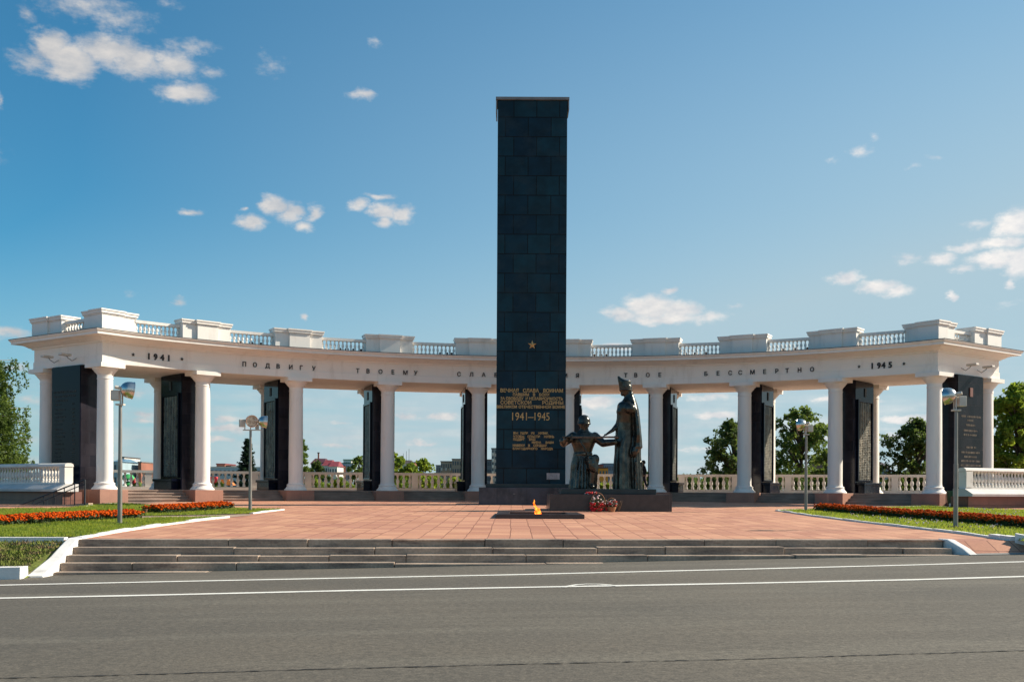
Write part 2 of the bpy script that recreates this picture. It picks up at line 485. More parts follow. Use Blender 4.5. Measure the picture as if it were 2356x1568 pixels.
# ------------------------------------------------------------------ mesh builder
class MB:
    def __init__(s):
        s.v, s.f, s.m = [], [], []

    def poly(s, pts, mi=0):
        n = len(s.v)
        s.v += [tuple(p) for p in pts]
        s.f.append(tuple(range(n, n + len(pts))))
        s.m.append(mi)

    def faces(s, vs, fs, mi=0):
        n = len(s.v)
        s.v += [tuple(p) for p in vs]
        s.f += [tuple(i + n for i in f) for f in fs]
        s.m += [mi] * len(fs)

    def hexa(s, p, mi=0):
        """eight corners: four bottom (ccw), four top"""
        s.faces(p, [(0, 3, 2, 1), (4, 5, 6, 7), (0, 1, 5, 4), (1, 2, 6, 5), (2, 3, 7, 6), (3, 0, 4, 7)], mi)

    def box(s, c, d, rot=0.0, mi=0):
        cx, cy, cz = c
        hx, hy, hz = d[0] / 2, d[1] / 2, d[2] / 2
        co, si = math.cos(rot), math.sin(rot)
        p = []
        for z in (-hz, hz):
            for x, y in ((-hx, -hy), (hx, -hy), (hx, hy), (-hx, hy)):
                p.append((cx + x * co - y * si, cy + x * si + y * co, cz + z))
        s.hexa(p, mi)

    def prism(s, out, z0, z1, mi=0):
        n = len(out)
        lo = [(p[0], p[1], z0 if not callable(z0) else z0(p)) for p in out]
        hi = [(p[0], p[1], z1 if not callable(z1) else z1(p)) for p in out]
        fs = [tuple(range(n - 1, -1, -1)), tuple(range(n, 2 * n))]
        fs += [(i, (i + 1) % n, n + (i + 1) % n, n + i) for i in range(n)]
        s.faces(lo + hi, fs, mi)

    def loft(s, rings, caps=True, mi=0, closed=True):
        n = len(rings[0])
        vs = [p for r in rings for p in r]
        fs = []
        for k in range(len(rings) - 1):
            for i in range(n if closed else n - 1):
                j = (i + 1) % n
                fs.append((k * n + i, k * n + j, (k + 1) * n + j, (k + 1) * n + i))
        if caps:
            fs.append(tuple(range(n - 1, -1, -1)))
            b = (len(rings) - 1) * n
            fs.append(tuple(range(b, b + n)))
        s.faces(vs, fs, mi)

    def lathe(s, prof, c=(0, 0, 0), n=24, mi=0, axis='z'):
        rings = []
        for r, z in prof:
            ring = []
            for i in range(n):
                a = 2 * PI * i / n
                x, y = r * math.cos(a), r * math.sin(a)
                if axis == 'z':
                    ring.append((c[0] + x, c[1] + y, c[2] + z))
                elif axis == 'x':
                    ring.append((c[0] + z, c[1] + x, c[2] + y))
                else:
                    ring.append((c[0] + y, c[1] + z, c[2] + x))
            rings.append(ring)
        s.loft(rings, True, mi)

    def tube(s, pts, rad, n=8, mi=0):
        pts = [Vector(p) for p in pts]
        if isinstance(rad, (int, float)):
            rad = [rad] * len(pts)
        rings = []
        up = None
        for i, p in enumerate(pts):
            d = (pts[min(i + 1, len(pts) - 1)] - pts[max(i - 1, 0)]).normalized()
            if up is None:
                up = Vector((0, 0, 1)) if abs(d.z) < .9 else Vector((0, 1, 0))
            a = d.cross(up)
            if a.length < 1e-4:
                a = d.cross(Vector((1, 0, 0)))
            a.normalize()
            b = a.cross(d).normalized()
            up = b
            rings.append([p + (a * math.cos(t) + b * math.sin(t)) * rad[i] for t in [2 * PI * k / n for k in range(n)]])
        s.loft(rings, True, mi)

    def ball(s, c, r, n=10, mi=0, m=7):
        if isinstance(r, (int, float)):
            r = (r, r, r)
        rings = []
        for k in range(m + 1):
            th = -PI / 2 + PI * k / m
            q = max(math.cos(th), .02)
            rings.append([(c[0] + r[0] * q * math.cos(2 * PI * i / n), c[1] + r[1] * q * math.sin(2 * PI * i / n), c[2] + r[2] * math.sin(th)) for i in range(n)])
        s.loft(rings, True, mi)

    def mesh(s, name, mats, smooth=False, ang=35):
        me = bpy.data.meshes.new(name)
        me.from_pydata(s.v, [], s.f)
        for m in (mats if isinstance(mats, (list, tuple)) else [mats]):
            me.materials.append(m)
        if len(set(s.m)) > 1:
            me.polygons.foreach_set('material_index', s.m)
        bm = bmesh.new()
        bm.from_mesh(me)
        bmesh.ops.recalc_face_normals(bm, faces=bm.faces)
        bm.to_mesh(me)
        bm.free()
        if smooth:
            me.polygons.foreach_set('use_smooth', [True] * len(me.polygons))
            me.set_sharp_from_angle(angle=R(ang))
        me.update()
        return me

    def build(s, name, mats, parent=None, smooth=False, local=False, ang=35, bevel=0):
        o = bpy.data.objects.new(name, s.mesh(name, mats, smooth, ang))
        COL.objects.link(o)
        if parent is not None:
            o.parent = parent
            if not local:
                q = parent
                off = Vector((0, 0, 0))
                while q is not None:
                    off += q.location
                    q = q.parent
                o.location = -off
        if bevel:
            b = o.modifiers.new('bevel', 'BEVEL')
            b.width = bevel
            b.segments = 2
            b.limit_method = 'ANGLE'
        return o


def tag(o, label=None, cat=None, group=None, kind=None):
    if label:
        o['label'] = label
    if cat:
        o['category'] = cat
    if group:
        o['group'] = group
    if kind:
        o['kind'] = kind
    return o


def empty(name, loc, label=None, cat=None, group=None, rot=0):
    o = bpy.data.objects.new(name, None)
    COL.objects.link(o)
    o.location = loc
    o.rotation_euler = (0, 0, rot)
    o.empty_display_size = .3
    return tag(o, label, cat, group)


def kids(o):
    return [c for c in bpy.data.objects if c.parent == o]


def copy_tree(o, parent=None):
    c = o.copy()
    COL.objects.link(c)
    c.parent = parent
    for ch in kids(o):
        copy_tree(ch, c)
    return c


def inst(src, name, parent, loc, rot=0, scale=None):
    o = bpy.data.objects.new(name, src)
    COL.objects.link(o)
    o.parent = parent
    o.location = loc
    o.rotation_euler = (0, 0, rot)
    if scale:
        o.scale = scale
    return o


def struct(o, label=None):
    return tag(o, label, None, None, 'structure')


def text_data(s, size=1.0, depth=.02, bold=0.0, xs=1.0):
    cu = bpy.data.curves.new('txt', 'FONT')
    cu.body = s
    cu.size = size
    cu.extrude = depth / 2
    cu.offset = bold
    cu.resolution_u = 3
    o = bpy.data.objects.new('txt', cu)
    m = o.to_mesh()
    v = np.array([tuple(p.co) for p in m.vertices]) if len(m.vertices) else np.zeros((0, 3))
    f = [tuple(p.vertices) for p in m.polygons]
    o.to_mesh_clear()
    bpy.data.objects.remove(o)
    bpy.data.curves.remove(cu)
    v[:, 0] *= xs
    return v, f


CAPH = text_data('Н')[0]
CAPH = CAPH[:, 1].max() - CAPH[:, 1].min()
_tc = {}


def word(mb, s, x0, x1, yb, h, to3d, depth=.02, bold=.0, mi=0):
    """lettering fitted between x0 and x1 with cap height h; to3d(x, y, d) -> point"""
    v, f = text_data(s, h / CAPH, depth, bold)
    a, b = v[:, 0].min(), v[:, 0].max()
    k = (x1 - x0) / (b - a)
    mb.faces([to3d(x0 + (p[0] - a) * k, yb + p[1], p[2]) for p in v], f, mi)


# ------------------------------------------------------------------ ground, plaza, road
b = MB()
nx = [-6000, -600, -120, 0, 120, 600, 6000]
ny = [-300, -30, 25, 120, 600, 7000]
for i in range(len(nx) - 1):
    for j in range(len(ny) - 1):
        b.poly([(nx[i], ny[j], -.75), (nx[i + 1], ny[j], -.75), (nx[i + 1], ny[j + 1], -.75), (nx[i], ny[j + 1], -.75)])
struct(b.build('ground', M['soil']))

# line of the top step edge
SA = R(4.2)
SO = Vector((-8.54, 21.4))
SU = Vector((math.cos(SA), math.sin(SA)))
SV = Vector((math.sin(SA), -math.cos(SA)))       # towards the road
SLEN = 17.6


def sp(s, v, z):
    p = SO + SU * s + SV * v
    return (p.x, p.y, z)


def edge_y(x):
    return SO.y + (x - SO.x) * math.tan(SA)


b = MB()
xs = [-59.5 + 1.5 * i for i in range(81)]
ysd = [0, 3, 8, 16, 23.2, 26, 40, 60]
for i in range(len(xs) - 1):
    for j in range(len(ysd) - 1):
        q = []
        if xs[i] < -17.2 and ysd[j] > 20:
            continue
        for (x, d) in ((xs[i], ysd[j]), (xs[i + 1], ysd[j]), (xs[i + 1], ysd[j + 1]), (xs[i], ysd[j + 1])):
            y = edge_y(max(-9, min(14, x))) + d
            q.append((x, y, pz(y)))
        b.poly(q)
struct(b.build('plaza', M['plaza']))

b = MB()
xs = [-90, -40, -22, -11, 0, 11, 22, 40, 90]
for i in range(len(xs) - 1):
    for (y0, y1) in ((-14, 6), (6, 20), (20, 25.0)):
        b.poly([(xs[i], y0, rz(xs[i])), (xs[i + 1], y0, rz(xs[i + 1])), (xs[i + 1], y1, rz(xs[i + 1])), (xs[i], y1, rz(xs[i]))])
struct(b.build('road', M['asphalt']))


def ribbon(mb, pts, w, f, lift=.004, mi=0, jit=0.0, z=None):
    """flat strip centred on pts lying on height function f"""
    n = len(pts)
    ls, rs = [], []
    for i, p in enumerate(pts):
        d = Vector(pts[min(i + 1, n - 1)][:2]) - Vector(pts[max(i - 1, 0)][:2])
        d.normalize()
        nrm = Vector((-d.y, d.x))
        ww = w[i] if isinstance(w, list) else w
        ww *= 1 + random.uniform(-jit, jit)
        a = Vector(p[:2]) + nrm * ww / 2
        c = Vector(p[:2]) - nrm * ww / 2
        ls.append((a.x, a.y, f(a) + lift))
        rs.append((c.x, c.y, f(c) + lift))
    for i in range(n - 1):
        mb.poly([rs[i], rs[i + 1], ls[i + 1], ls[i]], mi)


def interp(pts, n):
    pts = [Vector(p) for p in pts]
    d = [0]
    for i in range(1, len(pts)):
        d.append(d[-1] + (pts[i] - pts[i - 1]).length)
    out = []
    for k in range(n):
        t = d[-1] * k / (n - 1)
        i = 1
        while i < len(d) - 1 and d[i] < t:
            i += 1
        u = (t - d[i - 1]) / max(d[i] - d[i - 1], 1e-9)
        out.append(pts[i - 1].lerp(pts[i], u))
    return out


fr = lambda p: rz(p[0])
l1 = [on_plane(x, y, ROAD) for x, y in ((0, 1345.5), (350, 1338), (800, 1329), (1178, 1321.5), (1700, 1309), (2100, 1299), (2356, 1291.5))]
l2 = [on_plane(x, y, ROAD) for x, y in ((0, 1375.5), (350, 1368.5), (800, 1358), (1178, 1351), (1700, 1341.5), (2100, 1333), (2356, 1325.5))]


def extend(l, d):
    a = l[0] + (l[0] - l[1]).normalized() * d
    c = l[-1] + (l[-1] - l[-2]).normalized() * d
    return [a] + l + [c]


for l in (l1, l2):
    b = MB()
    ribbon(b, interp(extend(l, 10), 120), .19, fr, .005, 0, .10)
    struct(b.build('road_line', M['marking']))
b = MB()
arc = [on_plane(x, y, ROAD) for x, y in ((1298, 1351), (1306, 1348.6), (1326, 1345), (1350, 1343.4), (1378, 1343.6), (1400, 1345.3), (1416, 1347.5), (1424, 1348.8))]
ribbon(b, interp(arc, 24), .08, fr, .009)
struct(b.build('road_patch_outline', M['marking']))
b = MB()
cr = interp(extend([on_plane(x, y, ROAD) for x, y in ((0, 1560), (400, 1549), (800, 1537), (1178, 1528), (1700, 1516), (2356, 1496))], 2), 260)
cr = [p + Vector((0, random.uniform(-.012, .012), 0)) for p in cr]
ribbon(b, cr, [random.choice([.010, .018, .026, .034]) for _ in cr], fr, .005, 0, .3)
struct(b.build('road_seam', M['crack']))

# front steps: five courses of long stone blocks
st = empty('front_steps', (0, 21, .3), 'long flight of worn grey stone steps between the road and the pink plaza', 'steps')
RISE, TREAD = .13, .35
ext = [0, 0, 0, 0, .0]
for k in range(5):
    b = MB()
    ztop = pz(SO.y) + .004 - RISE * k
    s = -ext[k]
    while s < SLEN + .0:
        w = random.uniform(1.3, 3.1)
        e = min(s + w, SLEN + .02 * k)
        if SLEN - e < .6:
            e = SLEN + .02 * k
        dz = random.uniform(-.020, .016) if k else random.uniform(-.004, .003)
        dv = random.uniform(-.035, .030)
        drop = lambda ss: (pz(edge_y(SO.x + ss * math.cos(SA))) - pz(SO.y))
        z0, z1 = ztop + drop(s) + dz, ztop + drop(e) + dz
        if k == 0:
            z0, z1 = z0 + .014, z1 + .014
        v1 = TREAD * k + dv
        v0 = v1 - TREAD - .06 if k else -.38
        g = .006
        p = [sp(s + g, v1, z0 - .5), sp(e - g, v1, z1 - .5), sp(e - g, v0, z1 - .5), sp(s + g, v0, z0 - .5),
             sp(s + g, v1, z0), sp(e - g, v1, z1), sp(e - g, v0, z1), sp(s + g, v0, z0)]
        b.hexa(p)
        s = e
        if e >= SLEN:
            break
    b.build('step', M['step'], st, bevel=.012)

# cheek kerbs of the steps
ck = empty('step_kerb', sp(-.4, .7, .2), 'whitewashed sloping kerb at the left end of the front steps', 'kerb')
b = MB()
pts = [(-.02, -.50, .035), (-.02, .0, .035), (-.03, .9, -.30), (-.04, 1.55, -.47), (-.05, 1.85, -.56)]
rings = []
for (s, v, dz) in pts:
    z = pz(SO.y) + dz
    rings.append([sp(s - .22 - .04 * max(v, 0), v, z - .6), sp(s + .04, v, z - .6), sp(s + .03, v, z), sp(s - .19 - .04 * max(v, 0), v, z + .01)])
b.loft(rings)
b.build('kerb_stone', M['kerbwhite'], ck, bevel=.03)
ck = empty('step_kerb', sp(SLEN + .1, .5, .3), 'short whitewashed kerb sloping down at the right end of the front steps', 'kerb')
b = MB()
rings = []
for (s, v, dz) in [(SLEN + .04, -.30, .03), (SLEN + .06, .05, .03), (SLEN + .16, .50, -.13), (SLEN + .22, .86, -.30)]:
    z = pz(22.7) + dz
    rings.append([sp(s - .04, v, z - .6), sp(s + .18, v, z - .6), sp(s + .16, v, z), sp(s - .02, v, z + .005)])
b.loft(rings)
b.build('kerb_stone', M['kerbwhite'], ck, bevel=.02)

# paved ramp at the right of the steps
b = MB()
zt = lambda s: pz(edge_y(SO.x + s * math.cos(SA)))
n = 10
S0, S1 = SLEN + .2, SLEN + 6
for i in range(n):
    a, c = S0 + (S1 - S0) * i / n, S0 + (S1 - S0) * (i + 1) / n
    for (u0, u1) in ((0, .5), (.5, 1)):
        def P(s, u):
            v = .62 * u
            q = sp(s, v, 0)
            zr_ = rz(q[0]) + .02
            return (q[0], q[1], (1 - u) * (zt(s) + .006) + u * zr_)
        b.poly([P(a, u1), P(c, u1), P(c, u0), P(a, u0)])
struct(b.build('paved_ramp', M['plaza']))
b = MB()
rings = []
for s in [S0 - .02 + (S1 - S0) * i / 12 for i in range(13)]:
    q0, q1 = sp(s, .60, 0), sp(s, .80, 0)
    rings.append([(q0[0], q0[1], rz(q0[0]) - .2), (q1[0], q1[1], rz(q1[0]) - .2), (q1[0], q1[1], rz(q1[0]) + .012), (q0[0], q0[1], rz(q0[0]) + .028)])
b.loft(rings)
struct(b.build('ramp_kerb', M['kerbgrey']))
# filler under the plaza edge left of the steps: worn grass bank and its kerbs
b = MB()
nxx = 40
for i in range(nxx):
    for j in range(8):
        q = []
        for (a, c) in ((i, j), (i + 1, j), (i + 1, j + 1), (i, j + 1)):
            u = c / 8
            s = -.15 - .12 * u - (a / nxx) * 22
            v = -.05 + 2.02 * u
            zz = (1 - u) * (pz(SO.y) - .09) + u * (rz(-9) + .02) + math.sin(s * 5 + v * 7) * .012 + math.sin(s * 2.1) * .015
            q.append(sp(s, v, zz))
        b.poly(q)
struct(b.build('grass_bank', M['bankgrass'], smooth=True))


def kerb(pts, w, h, name, label, m, seg=.9, hf=None, gap=.012, jit=.01, group=None):
    """a run of kerb stones as one thing"""
    o = empty(name, tuple(pts[0]), label, 'kerb', group)
    L_ = sum((Vector(pts[i + 1]) - Vector(pts[i])).length for i in range(len(pts) - 1))
    n = max(2, int(L_ / seg))
    q = interp(pts, n + 1)
    b = MB()
    for i in range(n):
        a, c = q[i], q[i + 1]
        d = (c - a)
        d.z = 0
        d.normalize()
        nr = Vector((-d.y, d.x, 0)) * w / 2
        a2, c2 = a + d * gap, c - d * gap
        j = random.uniform(-jit, jit)
        k = random.uniform(-jit, jit)
        tz = Vector((0, 0, h + j))
        lo = Vector((0, 0, -.15))
        b.hexa([a2 - nr + lo, c2 - nr + lo, c2 + nr + lo, a2 + nr + lo, a2 - nr * .9 + tz, c2 - nr * .9 + tz + Vector((0, 0, k)), c2 + nr * .9 + tz + Vector((0, 0, k)), a2 + nr * .9 + tz])
    b.build('kerb_stones', m, o)
    return o


def kp(l, lift=0):
    return [gp(x, y, lift) for x, y in l]


p0 = Vector(sp(-.26, -.12, pz(SO.y)))
p1 = Vector(sp(-14, -.12, pz(SO.y)))
kerb([p0, p1], .26, .05, 'lawn_kerb', 'white kerb above the worn grass bank at the far left', M['kerbwhite'], 1.6)
p0 = Vector(sp(-.30, 1.98, rz(-9)))
p1 = Vector(sp(-16, 1.95, rz(-20)))
kerb([p0, p1], .42, .20, 'road_kerb', 'thick whitewashed kerb stones along the road below the grass bank', M['kerbwhite'], .95, jit=.02)
KA = [(181, 1239), (210, 1234), (250, 1226.8), (312, 1217), (375, 1208), (450, 1198), (490, 1193.5), (524, 1190)]
kerb(kp(KA), .15, .05, 'lawn_kerb', 'thin white kerb curving along the front left lawn to its tip', M['kerbwhite'], 1.0)
KB = [(578, 1181.5), (600, 1178.5), (625, 1175.5), (651, 1172.5)]
kerb(kp(KB), .15, .05, 'lawn_kerb', 'white kerb at the tip of the rear left lawn by the twin floodlight', M['kerbwhite'], 1.0)
KB2 = [(195, 1166), (230, 1161.5), (267, 1158.8), (320, 1161), (375, 1165), (450, 1167.5), (522, 1169)]
kerb(kp(KB2), .15, .05, 'lawn_kerb', 'white kerb along the back edge of the rear left lawn', M['kerbwhite'], 1.2)
KR = [(1787, 1175), (1805, 1177), (1874, 1187.4), (1967, 1199), (2092, 1213.5), (2157, 1221), (2220, 1228), (2284, 1237)]
kerb(kp(KR), .13, .05, 'lawn_kerb', 'thin grey and white kerb along the front of the right lawn', M['kerbwhite'], 1.0)
KR2 = [(1787, 1174.6), (1880, 1172.5), (1992, 1170), (2137, 1164.9), (2257, 1171.5), (2420, 1176)]
kerb(kp(KR2), .13, .05, 'lawn_kerb', 'white kerb along the back of the right lawn by the pedestals', M['kerbwhite'], 1.2)
b = MB()
q0, q1, q2 = gp(2284, 1237), gp(2330, 1243), None
e1 = Vector(sp(SLEN + 3.4, .55, 0))
a = gp(2284, 1237)
pts = [a, gp(2336, 1243.5), Vector((a.x + 1.05, a.y - 1.75, rz(11) + .02)), Vector((a.x + 1.5, a.y - 2.1, rz(11.5)))]
kerb([pts[0], pts[1]], .22, .10, 'ramp_side_kerb', 'white kerb of the right lawn above the paved ramp', M['kerbwhite'], .7)
kerb([pts[1], pts[2], pts[3]], .22, .16, 'ramp_side_kerb', 'white kerb turning down to the road at the far right', M['kerbwhite'], .7)

LAWN_A = [(-140, 1239), (0, 1237.5), (100, 1237), (176, 1237)] + KA[1:] + [(470, 1192), (312, 1194), (0, 1195.5), (-140, 1196)]
LAWN_B = [(-140, 1189.8), (0, 1189.2), (180, 1188.4), (345, 1187), (450, 1185.3), (540, 1183)] + KB + [(589, 1172), (522, 1168.8), (450, 1167.3), (375, 1164.8), (320, 1161), (267, 1158.6), (230, 1161), (190, 1166), (150, 1170), (0, 1172), (-140, 1172)]
LAWN_R = [(1787, 1175)] + KR[1:] + [(2336, 1243.5), (2365, 1249), (2560, 1249), (2560, 1178), (2420, 1176)] + [p for p in reversed(KR2[:-1])][:-1]


def sheet(name, poly, m, lift):
    """lawn sheet: polygon on the plaza plane, gridded by a triangle fan of bmesh"""
    bm = bmesh.new()
    vs = [bm.verts.new(gp(x, y, lift)) for x, y in poly]
    f = bm.faces.new(vs)
    bmesh.ops.triangulate(bm, faces=[f])
    bmesh.ops.recalc_face_normals(bm, faces=bm.faces)
    for f in bm.faces:
        if f.normal.z < 0:
            f.normal_flip()
    me = bpy.data.meshes.new(name)
    bm.to_mesh(me)
    bm.free()
    me.materials.append(m)
    o = bpy.data.objects.new(name, me)
    COL.objects.link(o)
    return struct(o)


sheet('lawn', LAWN_A, M['grass'], .03)
sheet('lawn', LAWN_B, M['grass'], .03)
sheet('lawn', LAWN_R, M['grass'], .03)
sheet('path', [(-140, 1196.3), (0, 1196), (312, 1194.5), (470, 1192.5), (524, 1190.2), (575, 1185), (578, 1182), (540, 1182.6), (450, 1185), (345, 1186.6), (180, 1188), (0, 1188.8), (-140, 1189.2)], M['path'], .008)


def inside(p, poly):
    x, y = p
    c = False
    j = len(poly) - 1
    for i in range(len(poly)):
        xi, yi = poly[i]
        xj, yj = poly[j]
        if (yi > y) != (yj > y) and x < (xj - xi) * (y - yi) / (yj - yi) + xi:
            c = not c
        j = i
    return c


def tris_object(name, P, size, m, up=.7, jitter=1.0, wid=.35, smooth=False, mats=None, midx=None, lean=.4):
    """blades: thin upright triangles at points P (n,3)"""
    n = len(P)
    ang = RNG.uniform(0, 2 * PI, n)
    h = size * RNG.uniform(.5, 1.5, n)
    w = size * wid
    dx, dy = np.cos(ang) * w, np.sin(ang) * w
    V = np.zeros((n, 3, 3))
    V[:, 0] = P + np.stack([-dx, -dy, np.zeros(n)], 1)
    V[:, 1] = P + np.stack([dx, dy, np.zeros(n)], 1)
    V[:, 2] = P + np.stack([RNG.normal(0, lean, n) * h, RNG.normal(0, lean, n) * h, h], 1)
    me = bpy.data.meshes.new(name)
    me.vertices.add(3 * n)
    me.vertices.foreach_set('co', V.reshape(-1))
    me.loops.add(3 * n)
    me.loops.foreach_set('vertex_index', np.arange(3 * n, dtype=np.int32))
    me.polygons.add(n)
    me.polygons.foreach_set('loop_start', np.arange(0, 3 * n, 3, dtype=np.int32))
    me.update(calc_edges=True)
    for mm in (mats or [m]):
        me.materials.append(mm)
    if midx is not None:
        me.polygons.foreach_set('material_index', midx.astype(np.int32))
    o = bpy.data.objects.new(name, me)
    COL.objects.link(o)
    return o


def scatter(poly, n, lift=.03):
    W = [gp(x, y) for x, y in poly]
    P2 = [(w.x, w.y) for w in W]
    lo = np.min(P2, 0)
    hi = np.max(P2, 0)
    out = []
    while len(out) < n:
        c = RNG.uniform(lo, hi, (n, 2))
        for q in c:
            if inside(q, P2):
                out.append((q[0], q[1], pz(q[1]) + lift))
                if len(out) >= n:
                    break
    return np.array(out)


for nm, poly, n in (('grass', LAWN_A, 30000), ('grass', LAWN_B, 26000), ('grass', LAWN_R, 46000)):
    o = tris_object(nm, scatter(poly, n, .025), .055, M['blade'], wid=.28, lean=.45)
    tag(o, kind='stuff')
# bank grass tufts
pts = []
for _ in range(9000):
    u = random.random()
    s = -.22 - .12 * u - random.random() * 4.2
    v = -.05 + 1.95 * u
    zz = (1 - u) * (pz(SO.y) - .03) + u * (rz(-9) + .16)
    pts.append(sp(s, v, zz))
tag(tris_object('grass', np.array(pts), .05, M['bankgrass'], wid=.3), kind='stuff')
# small white clover heads on the right lawn
pp = scatter([(1880, 1178), (2250, 1174), (2350, 1176), (2350, 1225), (2200, 1222), (2000, 1200)], 260, .09)
cl = MB()
for p in pp:
    r = random.uniform(.014, .026)
    cl.ball(p, r, 5, 0, 3)
tag(cl.build('clover_flowers', M['whiteflower']), kind='stuff')


def flower_strip(name, line, width, n, h=.26):
    """marigolds: foliage clumps with orange heads"""
    q = interp([gp(x, y) for x, y in line], 200)
    mb = MB()
    V, Fm = [], []
    cent = []
    for _ in range(n):
        i = random.randrange(len(q))
        d = (q[min(i + 1, 199)] - q[max(i - 1, 0)]).normalized()
        nr = Vector((-d.y, d.x, 0))
        off = random.uniform(-1, 1)
        p = q[i] + nr * off * width / 2 + d * random.uniform(-.05, .05)
        p.z = pz(p.y) + .03
        cent.append((p, off))
    heads = MB()
    for p, off in cent:
        hh = h * random.uniform(.65, 1.12) * (1 - .25 * abs(off))
        r = random.uniform(.028, .05)
        c = (p.x, p.y, p.z + hh)
        heads.ball(c, (r, r, r * .6), 6, 0, 4)
        for t in range(5):
            a = random.uniform(0, 2 * PI)
            rr = random.uniform(.02, .09)
            z = p.z + hh * random.uniform(.1, .9)
            x0, y0 = p.x + rr * math.cos(a), p.y + rr * math.sin(a)
            s = random.uniform(.03, .06)
            a2 = random.uniform(0, 2 * PI)
            heads.poly([(x0, y0, z), (x0 + s * math.cos(a2), y0 + s * math.sin(a2), z + random.uniform(-.02, .04)), (x0 + s * .4 * math.cos(a2 + 1), y0 + s * .4 * math.sin(a2 + 1), z + s)], 1)
    return heads


def add_strip(line, width, n, h, label):
    mb = flower_strip('flower_bed', line, width, n, h)
    me = bpy.data.meshes.new('marigolds')
    me.from_pydata(mb.v, [], mb.f)
    me.materials.append(M['marigold'])
    me.materials.append(M['flowerleaf'])
    me.polygons.foreach_set('material_index', mb.m)
    o = bpy.data.objects.new('marigolds', me)
    COL.objects.link(o)
    tag(o, label, None, None, 'stuff')
    return o


add_strip([(-60, 1214), (0, 1211), (120, 1203.5), (220, 1198), (303, 1194.5)], .85, 2600, .24, 'strip of orange marigolds crossing the front left lawn')
add_strip([(350, 1182.5), (400, 1180), (460, 1175.5), (513, 1171.3)], .9, 1300, .26, 'strip of orange marigolds on the rear left lawn')
add_strip([(1888, 1175.2), (1950, 1181), (2017, 1187.5), (2100, 1194), (2192, 1201.5), (2280, 1209), (2356, 1216), (2420, 1222)], .62, 3600, .27, 'long strip of orange marigolds crossing the right lawn')

# ------------------------------------------------------------------ colonnade geometry
COLX = np.array([240, 467, 679, 890, 1100, 1307, 1508, 1710, 1923, 2148.]) - HX
COLD = np.array([48.2, 51.36, 53.88, 55.69, 56.72, 56.96, 56.39, 55.03, 52.93, 50.14])
CPX = np.polyfit(np.arange(10), COLX * COLD / F, 5)
CPY = np.polyfit(np.arange(10), COLD, 4)
HB = EYE - .02        # terrace floor


def nrm(t):
    a = R((t - 4.5) * 11.9 - 1)
    return Vector((math.sin(a), math.cos(a))), Vector((math.cos(a), -math.sin(a))), -a


def Q(t, a=0, c=0):
    tt = max(0, min(9, t))
    n_, ta, _ = nrm(tt)
    p = Vector((np.polyval(CPX, tt), np.polyval(CPY, tt)))
    return p + n_ * a + ta * (c + (t - tt) * 4.7)


def q3(t, a, c, z):
    p = Q(t, a, c)
    return (p.x, p.y, z)


ROW = 4.5
E_ = EYE
colo = empty('colonnade', (0, 55, HB), 'curved white colonnade with double row of columns, inscribed frieze and roof parapet', 'colonnade')
CL = colo.location


def outline(o):
    a0, a1 = -.45 - o, ROW + .45 + o
    e = .45 + o
    pts = [Q(0, a0, -e)] + [Q(t, a0) for t in np.linspace(.12, 8.88, 61)] + [Q(9, a0, e)]
    pts += [Q(9, a1, e)] + [Q(t, a1) for t in np.linspace(8.88, .12, 61)] + [Q(0, a1, -e)]
    return pts


def ring_stack(levels):
    return [[(p.x, p.y, E_ + z) for p in outline(o)] for o, z in levels]


b = MB()
b.loft(ring_stack([(0, 5.53), (0, 5.86), (-.03, 5.875), (-.03, 6.44), (.05, 6.445), (.06, 6.50), (.14, 6.52), (.26, 6.60), (.36, 6.64), (.40, 6.665), (.66, 6.675)]), caps=False)
n = len(outline(0))
# soffit as quads between the front and the back of the outline
r0 = [(p.x, p.y, E_ + 5.53) for p in outline(0)]
for i in range(n // 2 - 1):
    b.poly([r0[i], r0[i + 1], r0[n - 2 - i], r0[n - 1 - i]])
b.build('entablature', M['white'], colo, smooth=True, ang=25)
b = MB()
b.loft(ring_stack([(.66, 6.675), (.70, 6.68), (.70, 6.78), (.735, 6.80), (.775, 6.86), (.78, 6.90)]), caps=False)
b.build('cornice', M['white'], colo, smooth=True, ang=25)
b = MB()
lev = ring_stack([(.785, 6.885), (.79, 6.915), (.2, 6.985), (-.15, 6.99)])
b.loft(lev, caps=False)
r1 = lev[-1]
for i in range(n // 2 - 1):
    b.poly([r1[n - 1 - i], r1[n - 2 - i], r1[i + 1], r1[i]])
b.build('roof', M['lead'], colo)

# one column, copied
b = MB()
prof = [(.56, 0), (.56, .035), (.545, .06), (.50, .10), (.455, .16), (.435, .20), (.43, .235), (.445, .25), (.44, .285), (.405, .31), (.372, .33), (.36, .37), (.352, .5), (.352, 1.6), (.345, 2.8), (.336, 4.0), (.330, 4.86), (.345, 4.88), (.345, 4.92), (.333, 4.94), (.335, 5.06), (.352, 5.075), (.36, 5.10), (.40, 5.14), (.455, 5.20), (.50, 5.27), (.545, 5.30), (.55, 5.372)]
b.lathe(prof, n=40)
shaft = b.mesh('column', M['white'], True, 30)
b = MB()
b.box((0, 0, 5.46), (1.22, 1.22, .185))
abacus = b.mesh('abacus', M['white'])
for row in (0, ROW):
    for i in range(10):
        _, _, ang = nrm(i)
        p = Q(i, row)
        c = inst(shaft, 'column', colo, Vector((p.x, p.y, HB)) - CL, ang)
        inst(abacus, 'abacus', c, (0, 0, 0), 0)

# pedestals
for i in range(10):
    _, _, ang = nrm(i)
    p = Q(i, .15)
    b = MB()
    zl = pz(p.y) - .25
    b.box((p.x, p.y, (HB - .002 + zl) / 2), (1.42, 1.72, HB - .002 - zl), ang)
    b.build('pedestal', M['pink'], colo, bevel=.01)

